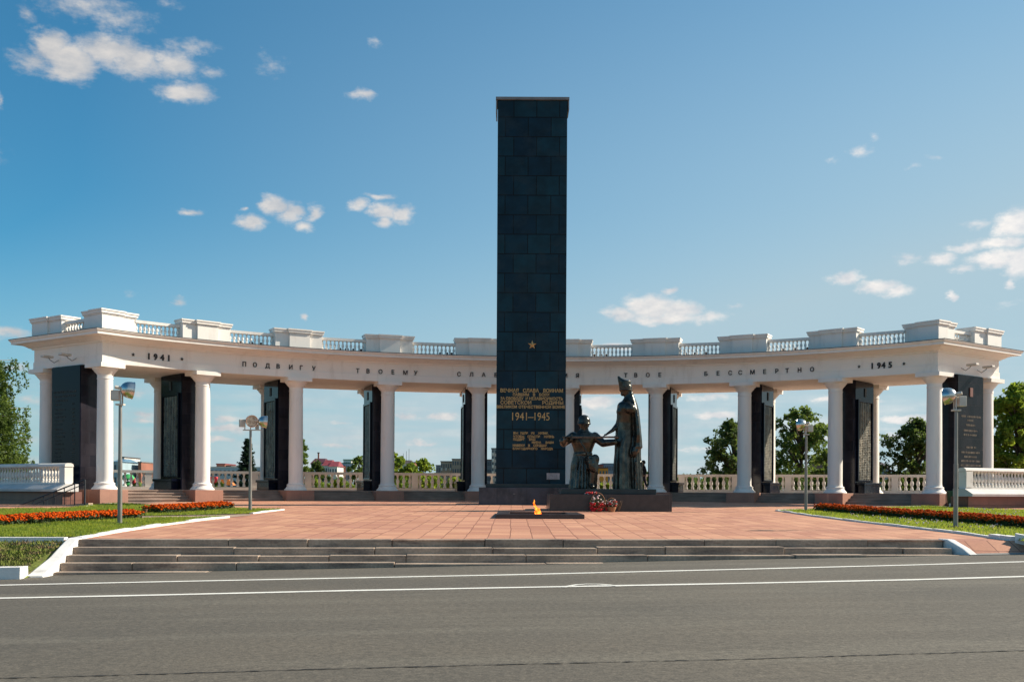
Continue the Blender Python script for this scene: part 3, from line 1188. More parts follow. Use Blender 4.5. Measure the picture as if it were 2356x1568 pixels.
# radial black piers with bronze panels
for i in range(10):
    n_, ta, ang = nrm(i)
    A0, A1, W = .95, 3.15, 1.15
    mid = Q(i, (A0 + A1) / 2)
    b = MB()
    b.box((mid.x, mid.y, HB + 2.77), (W, A1 - A0, 5.535), ang)
    pr = b.build('pier', M['granite_slab'], colo)
    side = -1 if i < 5 else 1
    # polished face slab
    b = MB()
    f = Q(i, (A0 + A1) / 2, side * (W / 2 + .02))
    b.box((f.x, f.y, HB + 2.76), (.04, A1 - A0 - .01, 5.5), ang)
    b.build('face_slab', M['granite_face'] if i == 9 else M['granite_plain'], pr)
    if 0 < i < 9:
        for (w_, h0, h1, d0, d1, m_, nm_) in ((1.86, .58, 4.62, .04, .10, M['granite_plain'], 'panel_frame'),):
            b = MB()
            for (aa, ww, z0, z1) in ((-.87, .10, h0, h1), (.87, .10, h0, h1), (0, 1.64, h1 - .12, h1), (0, 1.64, h0, h0 + .08)):
                f = Q(i, (A0 + A1) / 2 + aa, side * (W / 2 + .08))
                b.box((f.x, f.y, HB + (z0 + z1) / 2), (.08, ww, z1 - z0), ang)
            b.build('panel_frame', m_, pr, bevel=.01)
        # relief: wavy vertical folds with cast rows of names
        b = MB()
        NX, NZ = 34, 90
        vs, fs = [], []
        for jz in range(NZ + 1):
            for jx in range(NX + 1):
                aa = -.80 + 1.6 * jx / NX
                z = .66 + (4.48 - .66) * jz / NZ
                d = .055 + .018 * math.sin(aa * 22 + .8 * math.sin(z * 1.7 + i)) + (.010 if (jz % 2 == 0 and random.random() < .7 and z < 4.1) else 0)
                p = Q(i, (A0 + A1) / 2 + aa, side * (W / 2 + d))
                vs.append((p.x, p.y, HB + z))
        for jz in range(NZ):
            for jx in range(NX):
                a_ = jz * (NX + 1) + jx
                fs.append((a_, a_ + 1, a_ + NX + 2, a_ + NX + 1))
        b.faces(vs, fs)
        b.build('bronze_relief', M['bronze_relief'], pr)
        b = MB()
        f = Q(i, (A0 + A1) / 2 + .05, side * (W / 2 + .24))
        b.box((f.x, f.y, HB + .46), (.46, 2.1, .12), ang)
        b.box((f.x, f.y, HB + .20), (.38, 1.9, .40), ang)
        b.build('ledge', M['granite_plain'], pr, bevel=.01)
        b = MB()
        f = Q(i, (A0 + A1) / 2 + .05, side * (W / 2 + .05))
        b.box((f.x, f.y, HB + 5.0), (.05, .20, .42), ang)
        b.build('vent', M['letter'], pr)
    else:
        # end faces carry rows of cast lettering
        def e3(x, y, d, i=i, side=side):
            aa = (A0 + A1) / 2 + (-x if side < 0 else x)
            p = Q(i, aa, side * (W / 2 + .042 + d))
            return (p.x, p.y, HB + y)
        b = MB()
        def glyph_row(x0, x1, y, h):
            x = x0
            while x < x1 - .02:
                w_ = random.uniform(.035, .060)
                if random.random() < .14:
                    x += .05
                    continue
                kind = random.randrange(3)
                bars = [(x, x + .012, y, y + h)]
                if kind != 1:
                    bars.append((x + w_ - .012, x + w_, y, y + h))
                if kind != 2:
                    bars.append((x + .012, x + w_ - .012, y + h * .45, y + h * .58))
                for (a0, a1, c0, c1) in bars:
                    b.hexa([e3(a0, c0, 0), e3(a1, c0, 0), e3(a1, c0, .01), e3(a0, c0, .01), e3(a0, c1, 0), e3(a1, c1, 0), e3(a1, c1, .01), e3(a0, c1, .01)])
                x += w_ + .018

        if i == 0:
            for (z, x0, x1) in ((4.33, -.92, .86), (4.14, -.86, .80), (3.95, -.80, .2)):
                glyph_row(x0, x1, z, .09)
            z, k = 3.78, 0
            while z > .95:
                glyph_row(-.82, -.82 + random.uniform(.45, .85), z, .07)
                glyph_row(.5, .72, z, .07)
                z -= .165 if k % 5 else .23
                k += 1
            b.build('lettering', M['dimletters'], pr)
        else:
            for (z, x0, x1) in ((3.57, -.8, .9), (3.39, -.3, .2), (3.17, -.45, .4), (2.91, -.6, .6), (2.71, -.6, .6), (2.13, -.45, .5), (1.89, -.8, .8), (1.69, -.55, .55), (1.49, -.8, .8), (1.29, -.85, .88), (.98, -.14, .14)):
                glyph_row(x0, x1, z, .09)
            b.build('lettering', M['greyletters'], pr)
            b = MB()
            f = Q(i, (A0 + A1) / 2, side * (W / 2 + .06))
            b.box((f.x, f.y, HB + 4.75), (.05, .24, .42), ang)
            b.build('vent', M['wallred'], pr)

# lettering on the frieze
FR_T = np.linspace(-.1, 9.1, 400)
FR_P = [Q(t, -.45 + .03) for t in FR_T]


def t_of(x, z=6.0):
    best = None
    for t, p in zip(FR_T, FR_P):
        u, v = p.x / p.y, z / p.y
        # forward projection with roll
        c, s = math.cos(ROLL), math.sin(ROLL)
        px = HX + F * (u * c + v * s)
        d = abs(px - x)
        if best is None or d < best[0]:
            best = (d, t)
    return best[1]


def frieze_word(letters, name, h=.215, zmid=6.02, bold=.004, star=False):
    b = MB()
    for ch, x in letters:
        t = t_of(x)
        _, ta, ang = nrm(t)
        o = Q(t, -.43)
        n_ = nrm(t)[0]
        if ch == '*':
            sh = []
            for k in range(10):
                rr = .085 if k % 2 == 0 else .036
                a = PI / 2 + 2 * PI * k / 10
                sh.append((rr * math.cos(a), rr * math.sin(a)))
            fr_ = [(o.x + ta.x * sx - n_.x * .03, o.y + ta.y * sx - n_.y * .03, E_ + zmid + sy) for sx, sy in sh]
            bk = [(p[0] + n_.x * .03, p[1] + n_.y * .03, p[2]) for p in fr_]
            b.loft([bk, fr_])
            continue
        v, f = text_data(ch, h / CAPH, .04, bold)
        cx = (v[:, 0].min() + v[:, 0].max()) / 2
        b.faces([(o.x + ta.x * (p[0] - cx) - n_.x * (.012 + p[2]), o.y + ta.y * (p[0] - cx) - n_.y * (.012 + p[2]), E_ + zmid - h / 2 + p[1]) for p in v], f)
    b.build('frieze_lettering', M['letter'], colo)


def wl(s, x0, dx):
    return [(c, x0 + dx * k) for k, c in enumerate(s)]


c3 = lambda x: (1300 + .5102 * x) / 1.7385
frieze_word([('*', 308)], 's')
frieze_word([('1', 341), ('9', 356), ('4', 373.5), ('1', 389.6)], 'y', h=.27, bold=.014)
frieze_word([('*', 420)], 's')
frieze_word(wl('ПОДВИГУ', 560, 26.8), 'w')
frieze_word(wl('ТВОЕМУ', 821, 27.3), 'w')
frieze_word(wl('СЛАВА', 1058, 26.9), 'w')
frieze_word(wl('ИМЯ', 1275, 26.8), 'w')
frieze_word(wl('ТВОЕ', 1438.5, 26.5), 'w')
frieze_word(wl('БЕССМЕРТНО', 1624, 27.05), 'w')
frieze_word([('*', 1978.5)], 's')
frieze_word([('1', 2007.8), ('9', 2021.4), ('4', 2035.3), ('5', 2050)], 'y', h=.27, bold=.014)
frieze_word([('*', 2079.8)], 's')

# parapet
VASE = [(.50, 0), (.50, .10), (.34, .12), (.42, .16), (.40, .19), (.26, .24), (.36, .32), (.52, .42), (.55, .50), (.46, .60), (.30, .70), (.22, .80), (.34, .86), (.26, .88), (.42, .92), (.42, 1.0)]


def vase(h, r, n=12):
    b = MB()
    b.lathe([(q * r * 1.8, z * h) for q, z in VASE], n=n)
    return b


bal_roof = vase(.46, .070, 12).mesh('baluster', M['white'], True, 30)


def pier_block(i, a0, a1, c0, c1, proj, name='parapet_pier'):
    """a stepped parapet pier: body with cap, central projecting bay"""
    n_, ta, ang = nrm(i)
    b = MB()

    def bx(a0, a1, c0, c1, z0, z1):
        m_ = Q(i, (a0 + a1) / 2, (c0 + c1) / 2)
        b.box((m_.x, m_.y, E_ + (z0 + z1) / 2), (c1 - c0, a1 - a0, z1 - z0), ang)
    bx(a0, a1, c0, c1, 6.96, 7.66)
    bx(a0 - .03, a1 + .03, c0 - .03, c1 + .03, 7.662, 7.71)
    bx(a0 - .07, a1 + .07, c0 - .07, c1 + .07, 7.712, 7.82)
    bx(a0 - .10, a1 + .10, c0 - .10, c1 + .10, 7.822, 7.89)
    pa0, pa1, pc0, pc1 = proj
    bx(pa0, pa1, pc0, pc1, 6.955, 7.665)
    bx(pa0 - .03, pa1 + .03, pc0 - .03, pc1 + .03, 7.667, 7.715)
    bx(pa0 - .07, pa1 + .07, pc0 - .07, pc1 + .07, 7.717, 7.825)
    bx(pa0 - .10, pa1 + .10, pc0 - .10, pc1 + .10, 7.827, 7.895)
    return b.build(name, M['white'], colo)


for i in range(1, 9):
    pier_block(i, -.38, .25, -1.2, 1.2, (-.50, .37, -.52, .52))
for (i, s) in ((0, 1), (9, -1)):
    c0, c1 = sorted((-.40 * s, 1.30 * s))
    d0, d1 = sorted((-.5 * s, .55 * s))
    pier_block(i, -.38, 1.0, c0, c1, (-.50, .30, d0, d1))
    c0, c1 = sorted((-.40 * s, .40 * s))
    d0, d1 = sorted((-.5 * s, .5 * s))
    pier_block(i, 2.75, ROW + .38, c0, c1, (3.75, ROW + .5, d0, d1))


def rail_strip(parent, pts, w, z0, z1, m, name):
    b = MB()
    rings = []
    for k, p in enumerate(pts):
        d = (pts[min(k + 1, len(pts) - 1)] - pts[max(k - 1, 0)]).normalized()
        nr = Vector((-d.y, d.x)) * w / 2
        rings.append([(p.x - nr.x, p.y - nr.y, z0), (p.x + nr.x, p.y + nr.y, z0), (p.x + nr.x, p.y + nr.y, z1), (p.x - nr.x, p.y - nr.y, z1)])
    b.loft(rings)
    return b.build(name, m, parent)


for i in range(9):
    g0, g1 = 1.2 / 4.7 + .0, 1 - 1.2 / 4.7
    if i == 0:
        g0 = 1.30 / 4.7
    if i == 8:
        g1 = 1 - 1.30 / 4.7
    pts = [Q(i + g0 + (g1 - g0) * k / 8, -.08) for k in range(9)]
    r = rail_strip(colo, pts, .26, E_ + 7.50, E_ + 7.63, M['white'], 'parapet_rail')
    rail_strip(colo, pts, .28, E_ + 6.96, E_ + 7.045, M['white'], 'parapet_base')
    if i == 4:
        b = MB()
        for k in range(11):
            p = Q(i + g0 + (g1 - g0) * (k + .5) / 11, -.08)
            b.lathe([(q * .070 * 1.8, z * .46) for q, z in VASE], (p.x, p.y, E_ + 7.04), 10)
        tag(b.build('balusters', M['white'], colo, smooth=True), kind='stuff')
    else:
        for k in range(11):
            p = Q(i + g0 + (g1 - g0) * (k + .5) / 11, -.08)
            inst(bal_roof, 'baluster', colo, Vector((p.x, p.y, E_ + 7.04)) - CL)
for (i, s) in ((0, -1), (9, 1)):
    pts = [Q(i, 1.0 + 1.75 * k / 4, s * .08) for k in range(5)]
    rail_strip(colo, pts, .26, E_ + 7.50, E_ + 7.63, M['white'], 'parapet_rail')
    rail_strip(colo, pts, .28, E_ + 6.96, E_ + 7.045, M['white'], 'parapet_base')
    for k in range(8):
        p = Q(i, 1.0 + 1.75 * (k + .5) / 8, s * .08)
        inst(bal_roof, 'baluster', colo, Vector((p.x, p.y, E_ + 7.04)) - CL)

# small floodlights standing on the roof behind the balusters
b = MB()
b.box((0, 0, .18), (.17, .12, .14))
b.tube([(0, .02, 0), (0, .02, .12)], .02, 6)
rl = b.mesh('roof_floodlight', M['roofdark'])
for i, us in ((1, (.45, .56, .66)), (2, (.50, .58, .66, .73)), (3, (.60, .66, .72)), (5, (.29, .36, .43)), (6, (.3, .42, .54)), (7, (.38, .52, .66))):
    for u in us:
        p = Q(i + u, .55)
        o = inst(rl, 'roof_floodlight', None, (p.x, p.y, E_ + 6.99), nrm(i + u)[2])
        bays = {1: 'second bay from the left end', 2: 'third bay from the left end', 3: 'bay left of the black stele', 5: 'bay right of the black stele', 6: 'third bay from the right end', 7: 'second bay from the right end'}
        tag(o, ('leftmost', 'second', 'third', 'fourth')[us.index(u)] + ' small dark floodlight behind the roof balusters in the ' + bays[i], 'floodlight', 'roof floodlights in the ' + bays[i])

# ceiling lamps by the back columns
b = MB()
b.box((0, 0, -.05), (.42, .22, .10))
cl_ = b.mesh('ceiling_lamp', M['rail'])
for i in range(1, 9):
    s = -1 if i < 5 else 1
    p = Q(i, 3.55, s * .15)
    inst(cl_, 'ceiling_lamp', colo, Vector((p.x, p.y, E_ + 5.53)) - CL, nrm(i)[2])

# steps between the pedestals
psteps = empty('portico_steps', tuple(Q(4.5, 0).to_3d() + Vector((0, 0, 1))), 'curved stone steps rising to the colonnade floor between the pedestals', 'steps')
for k in range(4):
    b = MB()
    rings = []
    for t in np.linspace(-.02, 9.02, 100):
        a0 = -.42 + .30 * k + random.uniform(-.006, .006)
        pf = Q(t, a0)
        pb = Q(t, a0 + .34 if k < 3 else a0 + .9)
        base = pz(pf.y)
        zt_ = base + (HB - base) * (k + 1) / 4 - (.0 if k < 3 else .0)
        pm_ = Q(t, a0 + .035)
        rings.append([(pm_.x, pm_.y, base - .2), (pb.x, pb.y, base - .2), (pb.x, pb.y, zt_), (pf.x, pf.y, zt_), (pf.x, pf.y, zt_ - .05), (pm_.x, pm_.y, zt_ - .05)])
    b.loft(rings)
    b.build('step', M['step2'], psteps)


def by(x):
    return 63.2 + .057 * x - .0092 * x * x


b = MB()
fl = [Q(t, .95) for t in np.linspace(-.12, 9.12, 80)]
bk = [Vector((x, by(x) + .3)) for x in np.linspace(26, -26, 40)]
out = [Vector((-19.3 - 30 * math.cos(R(36)), 46.7 + 30 * math.sin(R(36)))), Vector((-19.3, 46.7))] + fl + [Vector((19.5, 46.7)), Vector((19.5 + 30 * math.cos(R(28)), 46.7 + 30 * math.sin(R(28))))] + bk
b.prism([(p.x, p.y) for p in out], -.6, HB - .004)
struct(b.build('terrace', M['floor']))

# ------------------------------------------------------------------ balustrade behind the colonnade
tb = empty('terrace_balustrade', (0, by(0), HB), 'long pale stone balustrade along the terrace behind the colonnade', 'balustrade')
bal_t = vase(.70, .097, 14).mesh('baluster', M['white2'], True, 30)


def curve_x(px):
    x = 0
    for _ in range(12):
        x = (px - HX) / F * by(x)
    return x


posts = [curve_x(709 + 122.7 * k) for k in range(-4, 14)]
pts = [Vector((x, by(x))) for x in np.linspace(posts[0], posts[-1], 60)]
rail_strip(tb, pts, .34, HB + .90, HB + 1.04, M['white2'], 'rail')
rail_strip(tb, pts, .38, HB - .01, HB + .16, M['white2'], 'base')
b = MB()
b.box((0, 0, .53), (.36, .30, .74))
pm = b.mesh('post', M['white2'])
cand = []
for k in range(len(posts)):
    x = posts[k]
    ang = math.atan(.057 - .0184 * x)
    inst(pm, 'post', tb, Vector((x, by(x), HB)) - tb.location, ang)
    if k < len(posts) - 1:
        x2 = posts[k + 1]
        for j in range(8):
            u = (j + .5) / 8
            u = .5 + (u - .5) * .93
            xx = x + (x2 - x) * u
            px = HX + F * xx / by(xx)
            hid = (1105 < px < 1310) or px < 150 or px > 2190 or any(abs(px - (c + HX)) < 16 for c in COLX)
            cand.append((hid, xx))
cand.sort()
rest = MB()
for idx, (hid, xx) in enumerate(cand):
    if idx < 100:
        inst(bal_t, 'baluster', tb, Vector((xx, by(xx), HB + .16)) - tb.location + Vector((0, 0, .02)), 0, (1, 1, 1.04))
    else:
        rest.lathe([(q * .097 * 1.8, z * .74) for q, z in VASE], (xx, by(xx), HB + .16), 12)
if rest.v:
    tag(rest.build('balusters', M['white2'], tb, smooth=True), kind='stuff')

# ------------------------------------------------------------------ side terraces
bal_s = vase(.66, .088, 14).mesh('baluster', M['white2'], True, 30)


def side_terrace(xe, sgn, zground, lab, n=34, sp_=.2, ye=46.0, th=30):
    o = empty('terrace_wall', (xe, ye, EYE), lab, 'wall', rot=R(th) * sgn)
    L_ = 26 * sgn
    lo, hi = min(0, L_), max(0, L_)
    b = MB()
    b.box(((lo + hi) / 2 + sgn * .05, .25, (zground - .3 - EYE - .13) / 2), (hi - lo - .1, .9, EYE - .13 - zground + .3))
    b.build('wall', M['wallred'], o, local=True)
    b = MB()
    sec_ = [(-.58, -.12), (-.60, -.02), (-.20, .20), (.40, .20), (.40, -.12)]
    b.loft([[(x, a, z) for a, z in sec_] for x in np.linspace(lo - (.12 if sgn > 0 else 0), hi + (.12 if sgn < 0 else 0), 2)])
    b.build('coping', M['coping'], o, local=True)
    b = MB()
    b.box(((lo + hi) / 2, .02, .235), (hi - lo, .34, .06))
    b.build('balustrade_base', M['white2'], o, local=True)
    b = MB()
    sec_ = [(-.17, .93), (-.19, .97), (-.16, 1.05), (-.06, 1.09), (.10, 1.09), (.20, 1.05), (.23, .97), (.21, .93)]
    b.loft([[(x, a, z) for a, z in sec_] for x in (lo - (.03 if sgn > 0 else 0), hi + (.03 if sgn < 0 else 0))])
    b.build('rail', M['white2'], o, local=True)
    b = MB()
    b.box((sgn * .21, .02, .59), (.42, .40, .66))
    b.build('post', M['white2'], o, bevel=.01, local=True)
    for k in range(n):
        inst(bal_s, 'baluster', o, (sgn * (.56 + sp_ * k), .02, .262), 0, (1, 1, 1.02))
    return o


side_terrace(-18.78, -1, -.3, 'white balustrade on a shaded red stone wall at the left end', 30, .235, th=36)
side_terrace(19.08, 1, .90, 'white balustrade with sloping coping on red stone wall at the right end', 30, .215, th=28)

# metal ramp railing at the left
b = MB()
rr = empty('ramp_railing', (-18, 44.5, .8), 'dark metal ramp railing leaning up beside the left pedestal', 'railing')
A_ = Vector((-20.8, 44.3, .62))
B_ = Vector((-17.65, 44.9, 1.98))
b.tube([A_, B_], .028, 8)
b.build('handrail', M['rail'], rr, smooth=True)
b = MB()
b.tube([A_ + Vector((.9, 0, .16)), B_ - Vector((0, 0, .17))], .02, 8)
b.build('middle_rail', M['rail'], rr, smooth=True)
for k in range(9):
    u = k / 8
    p = A_.lerp(B_, u)
    zg = .55 + .42 * u
    b = MB()
    b.tube([(p.x, p.y, zg - .1), (p.x, p.y, p.z)], .022 if k < 8 else .04, 6)
    b.build('post', M['rail'], rr)
for k in range(13):
    u = .22 + .055 * k
    p = A_.lerp(B_, u)
    zg = .55 + .42 * u
    b = MB()
    b.tube([(p.x, p.y, zg + .06), (p.x, p.y, min(p.z - .22, zg + .62))], .010, 6)
    b.build('bar', M['galv'] if k < 7 else M['rail'], rr)  # lower bars get the paler metal to paint in sunlight on them
b = MB()
b.hexa([(-21.5, 44.6, .3), (-17.5, 44.9, .3), (-17.5, 45.38, .3), (-21.5, 45.38, .3), (-21.5, 44.6, .66), (-17.5, 44.9, 1.02), (-17.5, 45.38, 1.02), (-21.5, 45.38, .66)])
struct(b.build('side_ramp', M['path']))

# green litter bin and pale kerb block by the right pedestal
o = empty('litter_bin', tuple(at(2192, 1160, 48.4)), 'dark green metal litter bin beside the right end pedestal', 'bin')
c = at(2190, 1166, 48.4)
b = MB()
b.lathe([(.17, .12), (.20, .16), (.22, .72), (.205, .73), (.18, .20), (.16, .19)], (c.x, c.y, pz(48) + .0), 16)
b.build('bucket', M['green'], o, smooth=True)
b = MB()
for s in (-1, 1):
    b.tube([(c.x + s * .26, c.y, pz(48) - .02), (c.x + s * .26, c.y, pz(48) + .6), (c.x + s * .2, c.y, pz(48) + .66)], .018, 6)
b.box((c.x, c.y, pz(48) + .03), (.55, .18, .03))
b.build('stand', M['rail'], o)
c = at(2211, 1167, 46.9)
b = MB()
b.box((c.x, c.y, pz(47) + .08), (.85, .5, .22))
tag(b.build('concrete_block', M['coping'], bevel=.02), 'low pale concrete block beside the right terrace wall', 'block')
# black litter urn left of the stele
c = Vector((-.95 + 1.25, 60.2))
c = at(1113, 1120, 60.0)
o = empty('litter_urn', (c.x, c.y, HB), 'small black litter urn on the terrace just left of the stele', 'bin')
b = MB()
b.lathe([(.16, 0), (.18, .04), (.15, .08), (.19, .46), (.22, .50), (.17, .51), (.14, .3)], (c.x, c.y, HB), 14)
b.build('bowl', M['letter'], o, smooth=True)
# small clay pot in the rear left lawn
c = gp(334, 1183)
b = MB()
b.lathe([(.05, 0), (.07, .13), (.08, .135), (.08, .16), (.065, .16), (.055, .05)], (c.x, c.y, c.z + .02), 14)
tag(b.build('clay_pot', M['pot'], smooth=True), 'small brown clay pot on the rear left lawn', 'pot')

# ------------------------------------------------------------------ stele
SY = 48.5
sx0, sx1 = -.72, 2.38          # face extent
scx = (sx0 + sx1) / 2
ste = empty('stele', (scx, SY + 1, pz(SY)), 'tall black granite stele with gold star and gold lettering on dark base', 'monument')
ZB = EYE + .33
ZT = EYE + 17.42
b = MB()
b.box((scx, SY + .55, (ZB + ZT) / 2), (sx1 - sx0, 1.1, ZT - ZB))
b.build('shaft', M['granite'], ste)
b = MB()
b.box((scx, SY + .55, ZT + .07), (sx1 - sx0 + .18, 1.28, .12))
b.box((sx0 - .06, SY + .55, ZT - .28), (.05, 1.2, .56))
b.box((sx1 + .06, SY + .55, ZT - .20), (.05, 1.2, .40))
b.build('cap', M['zinc'], ste)
b = MB()
b.box((scx, SY + .75, EYE + .245), (3.1 + .9, 2.2, .165))
b.build('upper_plinth', M['base_green'], ste, bevel=.01)
b = MB()
z0 = pz(SY) - .2
b.box((scx + .02, SY + .85, (z0 + EYE + .16) / 2), (4.62, 3.0, EYE + .16 - z0))
b.build('lower_plinth', M['base_stone'], ste, bevel=.01)

KPX = .319 / 1.7385 / F * SY


def s3(x, y, d):
    # crop pixel -> stele face; y measured downward in the crop
    return (sx0 + (x - 172) * KPX, SY - .004 - d - .006, EYE + y)


def stele_line(segs, y0, y1, m=M['gold'], bold=.004, depth=.03):
    """segs: list of (text, x0, x1); y0..y1 crop rows of the letters"""
    b = MB()
    zt_ = 0.33 + (1515 - y0) * KPX
    zb_ = 0.33 + (1515 - y1) * KPX
    for s, x0, x1 in segs:
        v, f = text_data(s, (zt_ - zb_) / CAPH, depth, bold)
        a, c = v[:, 0].min(), v[:, 0].max()
        k = (x1 - x0) * KPX / (c - a)
        X0 = sx0 + (x0 - 172) * KPX
        b.faces([(X0 + (p[0] - a) * k, SY - depth / 2 - p[2] + .002, EYE + zb_ + p[1]) for p in v], f)
    b.build('inscription', m, ste)


stele_line([('ВЕЧНАЯ', 222, 452), ('СЛАВА', 505, 705), ('ВОИНАМ', 760, 1006)], 324, 369)
stele_line([('ПАВШИМ', 380, 580), ('В', 632, 658), ('БОЯХ', 708, 842)], 380, 415)
stele_line([('ЗА', 225, 278), ('СВОБОДУ', 292, 512), ('И', 540, 566), ('НЕЗАВИСИМОСТЬ', 584, 1006)], 429, 465)
stele_line([('СОВЕТСКОИ', 224, 610), ('РОДИНЫ', 748, 1010)], 476, 519)
stele_line([('В', 175, 204), ('ВЕЛИКОИ', 210, 430), ('ОТЕЧЕСТВЕННОИ', 452, 858), ('ВОИНЕ', 878, 1034)], 534, 569)
stele_line([('1941', 372, 556), ('—', 568, 640), ('1945', 652, 840)], 617, 720, bold=.0)
stele_line([('ВЫ', 388, 446), ('УШЛИ', 472, 570), ('ИЗ', 610, 652), ('ЖИЗНИ,', 696, 826)], 866, 894)
stele_line([('ЧТОБЫ', 388, 522), ('СПАСТИ', 566, 720), ('ЖИЗНЬ', 768, 898)], 908, 938)
stele_line([('ПОДВИГ', 386, 532), ('ВАШ', 586, 662)], 944, 973)
stele_line([('ИМЕНА', 620, 736), ('ВАШИ', 792, 892)], 982, 1009)
stele_line([('НАВЕКИ', 382, 530), ('В', 574, 596), ('СЕРДЦАХ', 638, 810)], 1020, 1048)
stele_line([('БЛАГОДАРНОГО', 382, 690), ('НАРОДА', 736, 884)], 1060, 1088)
# star
b = MB()
c = at(1224.5, 793, SY)
fr_, ctr = [], (c.x, SY - .07, c.z)
for k in range(10):
    rr_ = .205 if k % 2 == 0 else .085
    a = PI / 2 + 2 * PI * k / 10
    fr_.append((c.x + rr_ * math.cos(a), SY - .012, c.z + rr_ * math.sin(a)))
for k in range(10):
    b.poly([fr_[k], fr_[(k + 1) % 10], ctr])
b.poly([(p[0], SY + .01, p[2]) for p in fr_])
b.build('star', M['gold'], ste)
# plaque
b = MB()
x0, x1 = sx0 + (808 - 172) * KPX, sx0 + (970 - 172) * KPX
za, zb2 = EYE + .33 + (1515 - 1460) * KPX, EYE + .33 + (1515 - 1380) * KPX
b.box(((x0 + x1) / 2, SY - .02, (za + zb2) / 2), (x1 - x0, .03, zb2 - za))
pq = b.build('plaque', M['plaque'], ste)
b = MB()
for k in range(5):
    xx = x0 + .05
    while xx < x1 - .08:
        w_ = random.uniform(.015, .07)
        b.box((xx + w_ / 2, SY - .037, zb2 - .06 - .05 * k), (w_, .006, .014))
        xx += w_ + .02
b.build('plaque_lettering', M['base_stone'], pq)
# power box on the base, small light fitting
b = MB()
c = at(1183, 1136, 47)
b.box((c.x, SY - .68, EYE - .12), (.1, .05, .03))
b.build('fitting', M['zinc'], ste)

# ------------------------------------------------------------------ statue plinth
PY = 40.0
px0, px1 = at(1264.5, 1170, PY).x, at(1546, 1170, PY).x
pl = empty('statue_plinth', ((px0 + px1) / 2, PY + 1.4, pz(PY)), 'low brown granite plinth with green bronze slab under the two statues', 'plinth')
ZP = EYE - .10
b = MB()
b.box(((px0 + px1) / 2, PY + 1.5, (pz(PY) - .2 + ZP) / 2), (px1 - px0, 3.0, ZP - pz(PY) + .2))
b.build('block', M['plinth'], pl, bevel=.008)
gx0, gx1 = at(1291, 1130, PY + .35).x, at(1510, 1130, PY + .35).x
ZS = EYE + .10
b = MB()
b.box(((gx0 + gx1) / 2, PY + .35 + 1.2, (ZP + .003 + ZS) / 2), (gx1 - gx0, 2.4, ZS - ZP - .003))
b.build('slab', M['base_green'], pl, bevel=.015)

# ------------------------------------------------------------------ statues
ST = 41.3
SK = .2935 * ST / F


def remeshed(mb, name, m, loc, vox=.022, smooth_it=2, parent=None):
    me = mb.mesh(name + '_src', m)
    o = bpy.data.objects.new(name, me)
    COL.objects.link(o)
    r_ = o.modifiers.new('r', 'REMESH')
    r_.mode = 'VOXEL'
    r_.voxel_size = vox
    s_ = o.modifiers.new('s', 'SMOOTH')
    s_.iterations = smooth_it
    s_.factor = .5
    dg = bpy.context.evaluated_depsgraph_get()
    dg.update()
    nm_ = bpy.data.meshes.new_from_object(o.evaluated_get(dg))
    nm_.name = name
    o.modifiers.clear()
    o.data = nm_
    nm_.polygons.foreach_set('use_smooth', [True] * len(nm_.polygons))
    o.location = loc
    if parent:
        o.parent = parent
        o.location = Vector(loc) - parent.location
    return o


def oval(cx, cy, rx, ry, z, n=48, folds=0, amp=0.0, ph=0.0, tilt=0.0):
    out = []
    for i in range(n):
        a = 2 * PI * i / n
        k = 1 + amp * math.sin(folds * a + ph) + amp * .5 * math.sin((folds * 1.7) * a + 1.3 + ph)
        x = rx * k * math.cos(a)
        y = ry * k * math.sin(a)
        out.append((cx + x, cy + y, z + tilt * x))
    return out


def sec(rows, K, x0, zb, n=56):
    """rows: (ypx, xl, xr, cy, ry, folds, amp)"""
    rings = []
    for (yp, xl, xr, cy, ry, fo, am) in rows:
        rings.append(oval(((xl + xr) / 2 - x0) * K, cy, (xr - xl) / 2 * K, ry, (zb - yp) * K, n, fo, am, .6))
    return rings


def capsule(mb, a, c, r0, r1, n=8):
    a, c = Vector(a), Vector(c)
    mb.tube([a, a.lerp(c, .5), c], [r0, (r0 + r1) / 2, r1], n)
    mb.ball(a, r0, n, 0, 5)
    mb.ball(c, r1, n, 0, 5)


# --- standing woman, facing left
wo = MB()
X0, Z0 = 1195, 1283
P3 = lambda x, y, d=0.0: ((x - X0) * SK, d, (Z0 - y) * SK)
wo.loft(sec([(1284, 1082, 1260, 0, .42, 9, .05), (1240, 1082, 1256, 0, .41, 9, .06), (1160, 1086, 1250, 0, .39, 9, .055), (1080, 1088, 1244, 0, .37, 9, .045),
             (1000, 1094, 1240, 0, .35, 9, .035), (940, 1094, 1250, 0, .33, 9, .02), (880, 1097, 1252, 0, .30, 7, .012), (820, 1100, 1252, 0, .28, 5, .01), (760, 1106, 1252, 0, .29, 5, .01),
             (700, 1109, 1250, .0, .34, 5, .01), (650, 1110, 1250, .0, .40, 5, .005), (620, 1114, 1256, .0, .39, 5, .0), (604, 1124, 1250, .0, .35, 5, .0), (592, 1144, 1240, .0, .26, 5, 0), (580, 1156, 1236, 0, .20, 5, 0), (560, 1166, 1226, 0, .14, 5, 0), (535, 1170, 1222, 0, .13, 5, 0)], SK, X0, Z0))
# bust and puff sleeve
wo.ball(P3(1138, 672, -.12), (.15, .17, .17), 14, 0, 10)
wo.ball(P3(1138, 672, .16), (.15, .15, .17), 14, 0, 10)
wo.ball(P3(1206, 656, -.42), (.195, .18, .20), 18, 0, 14)
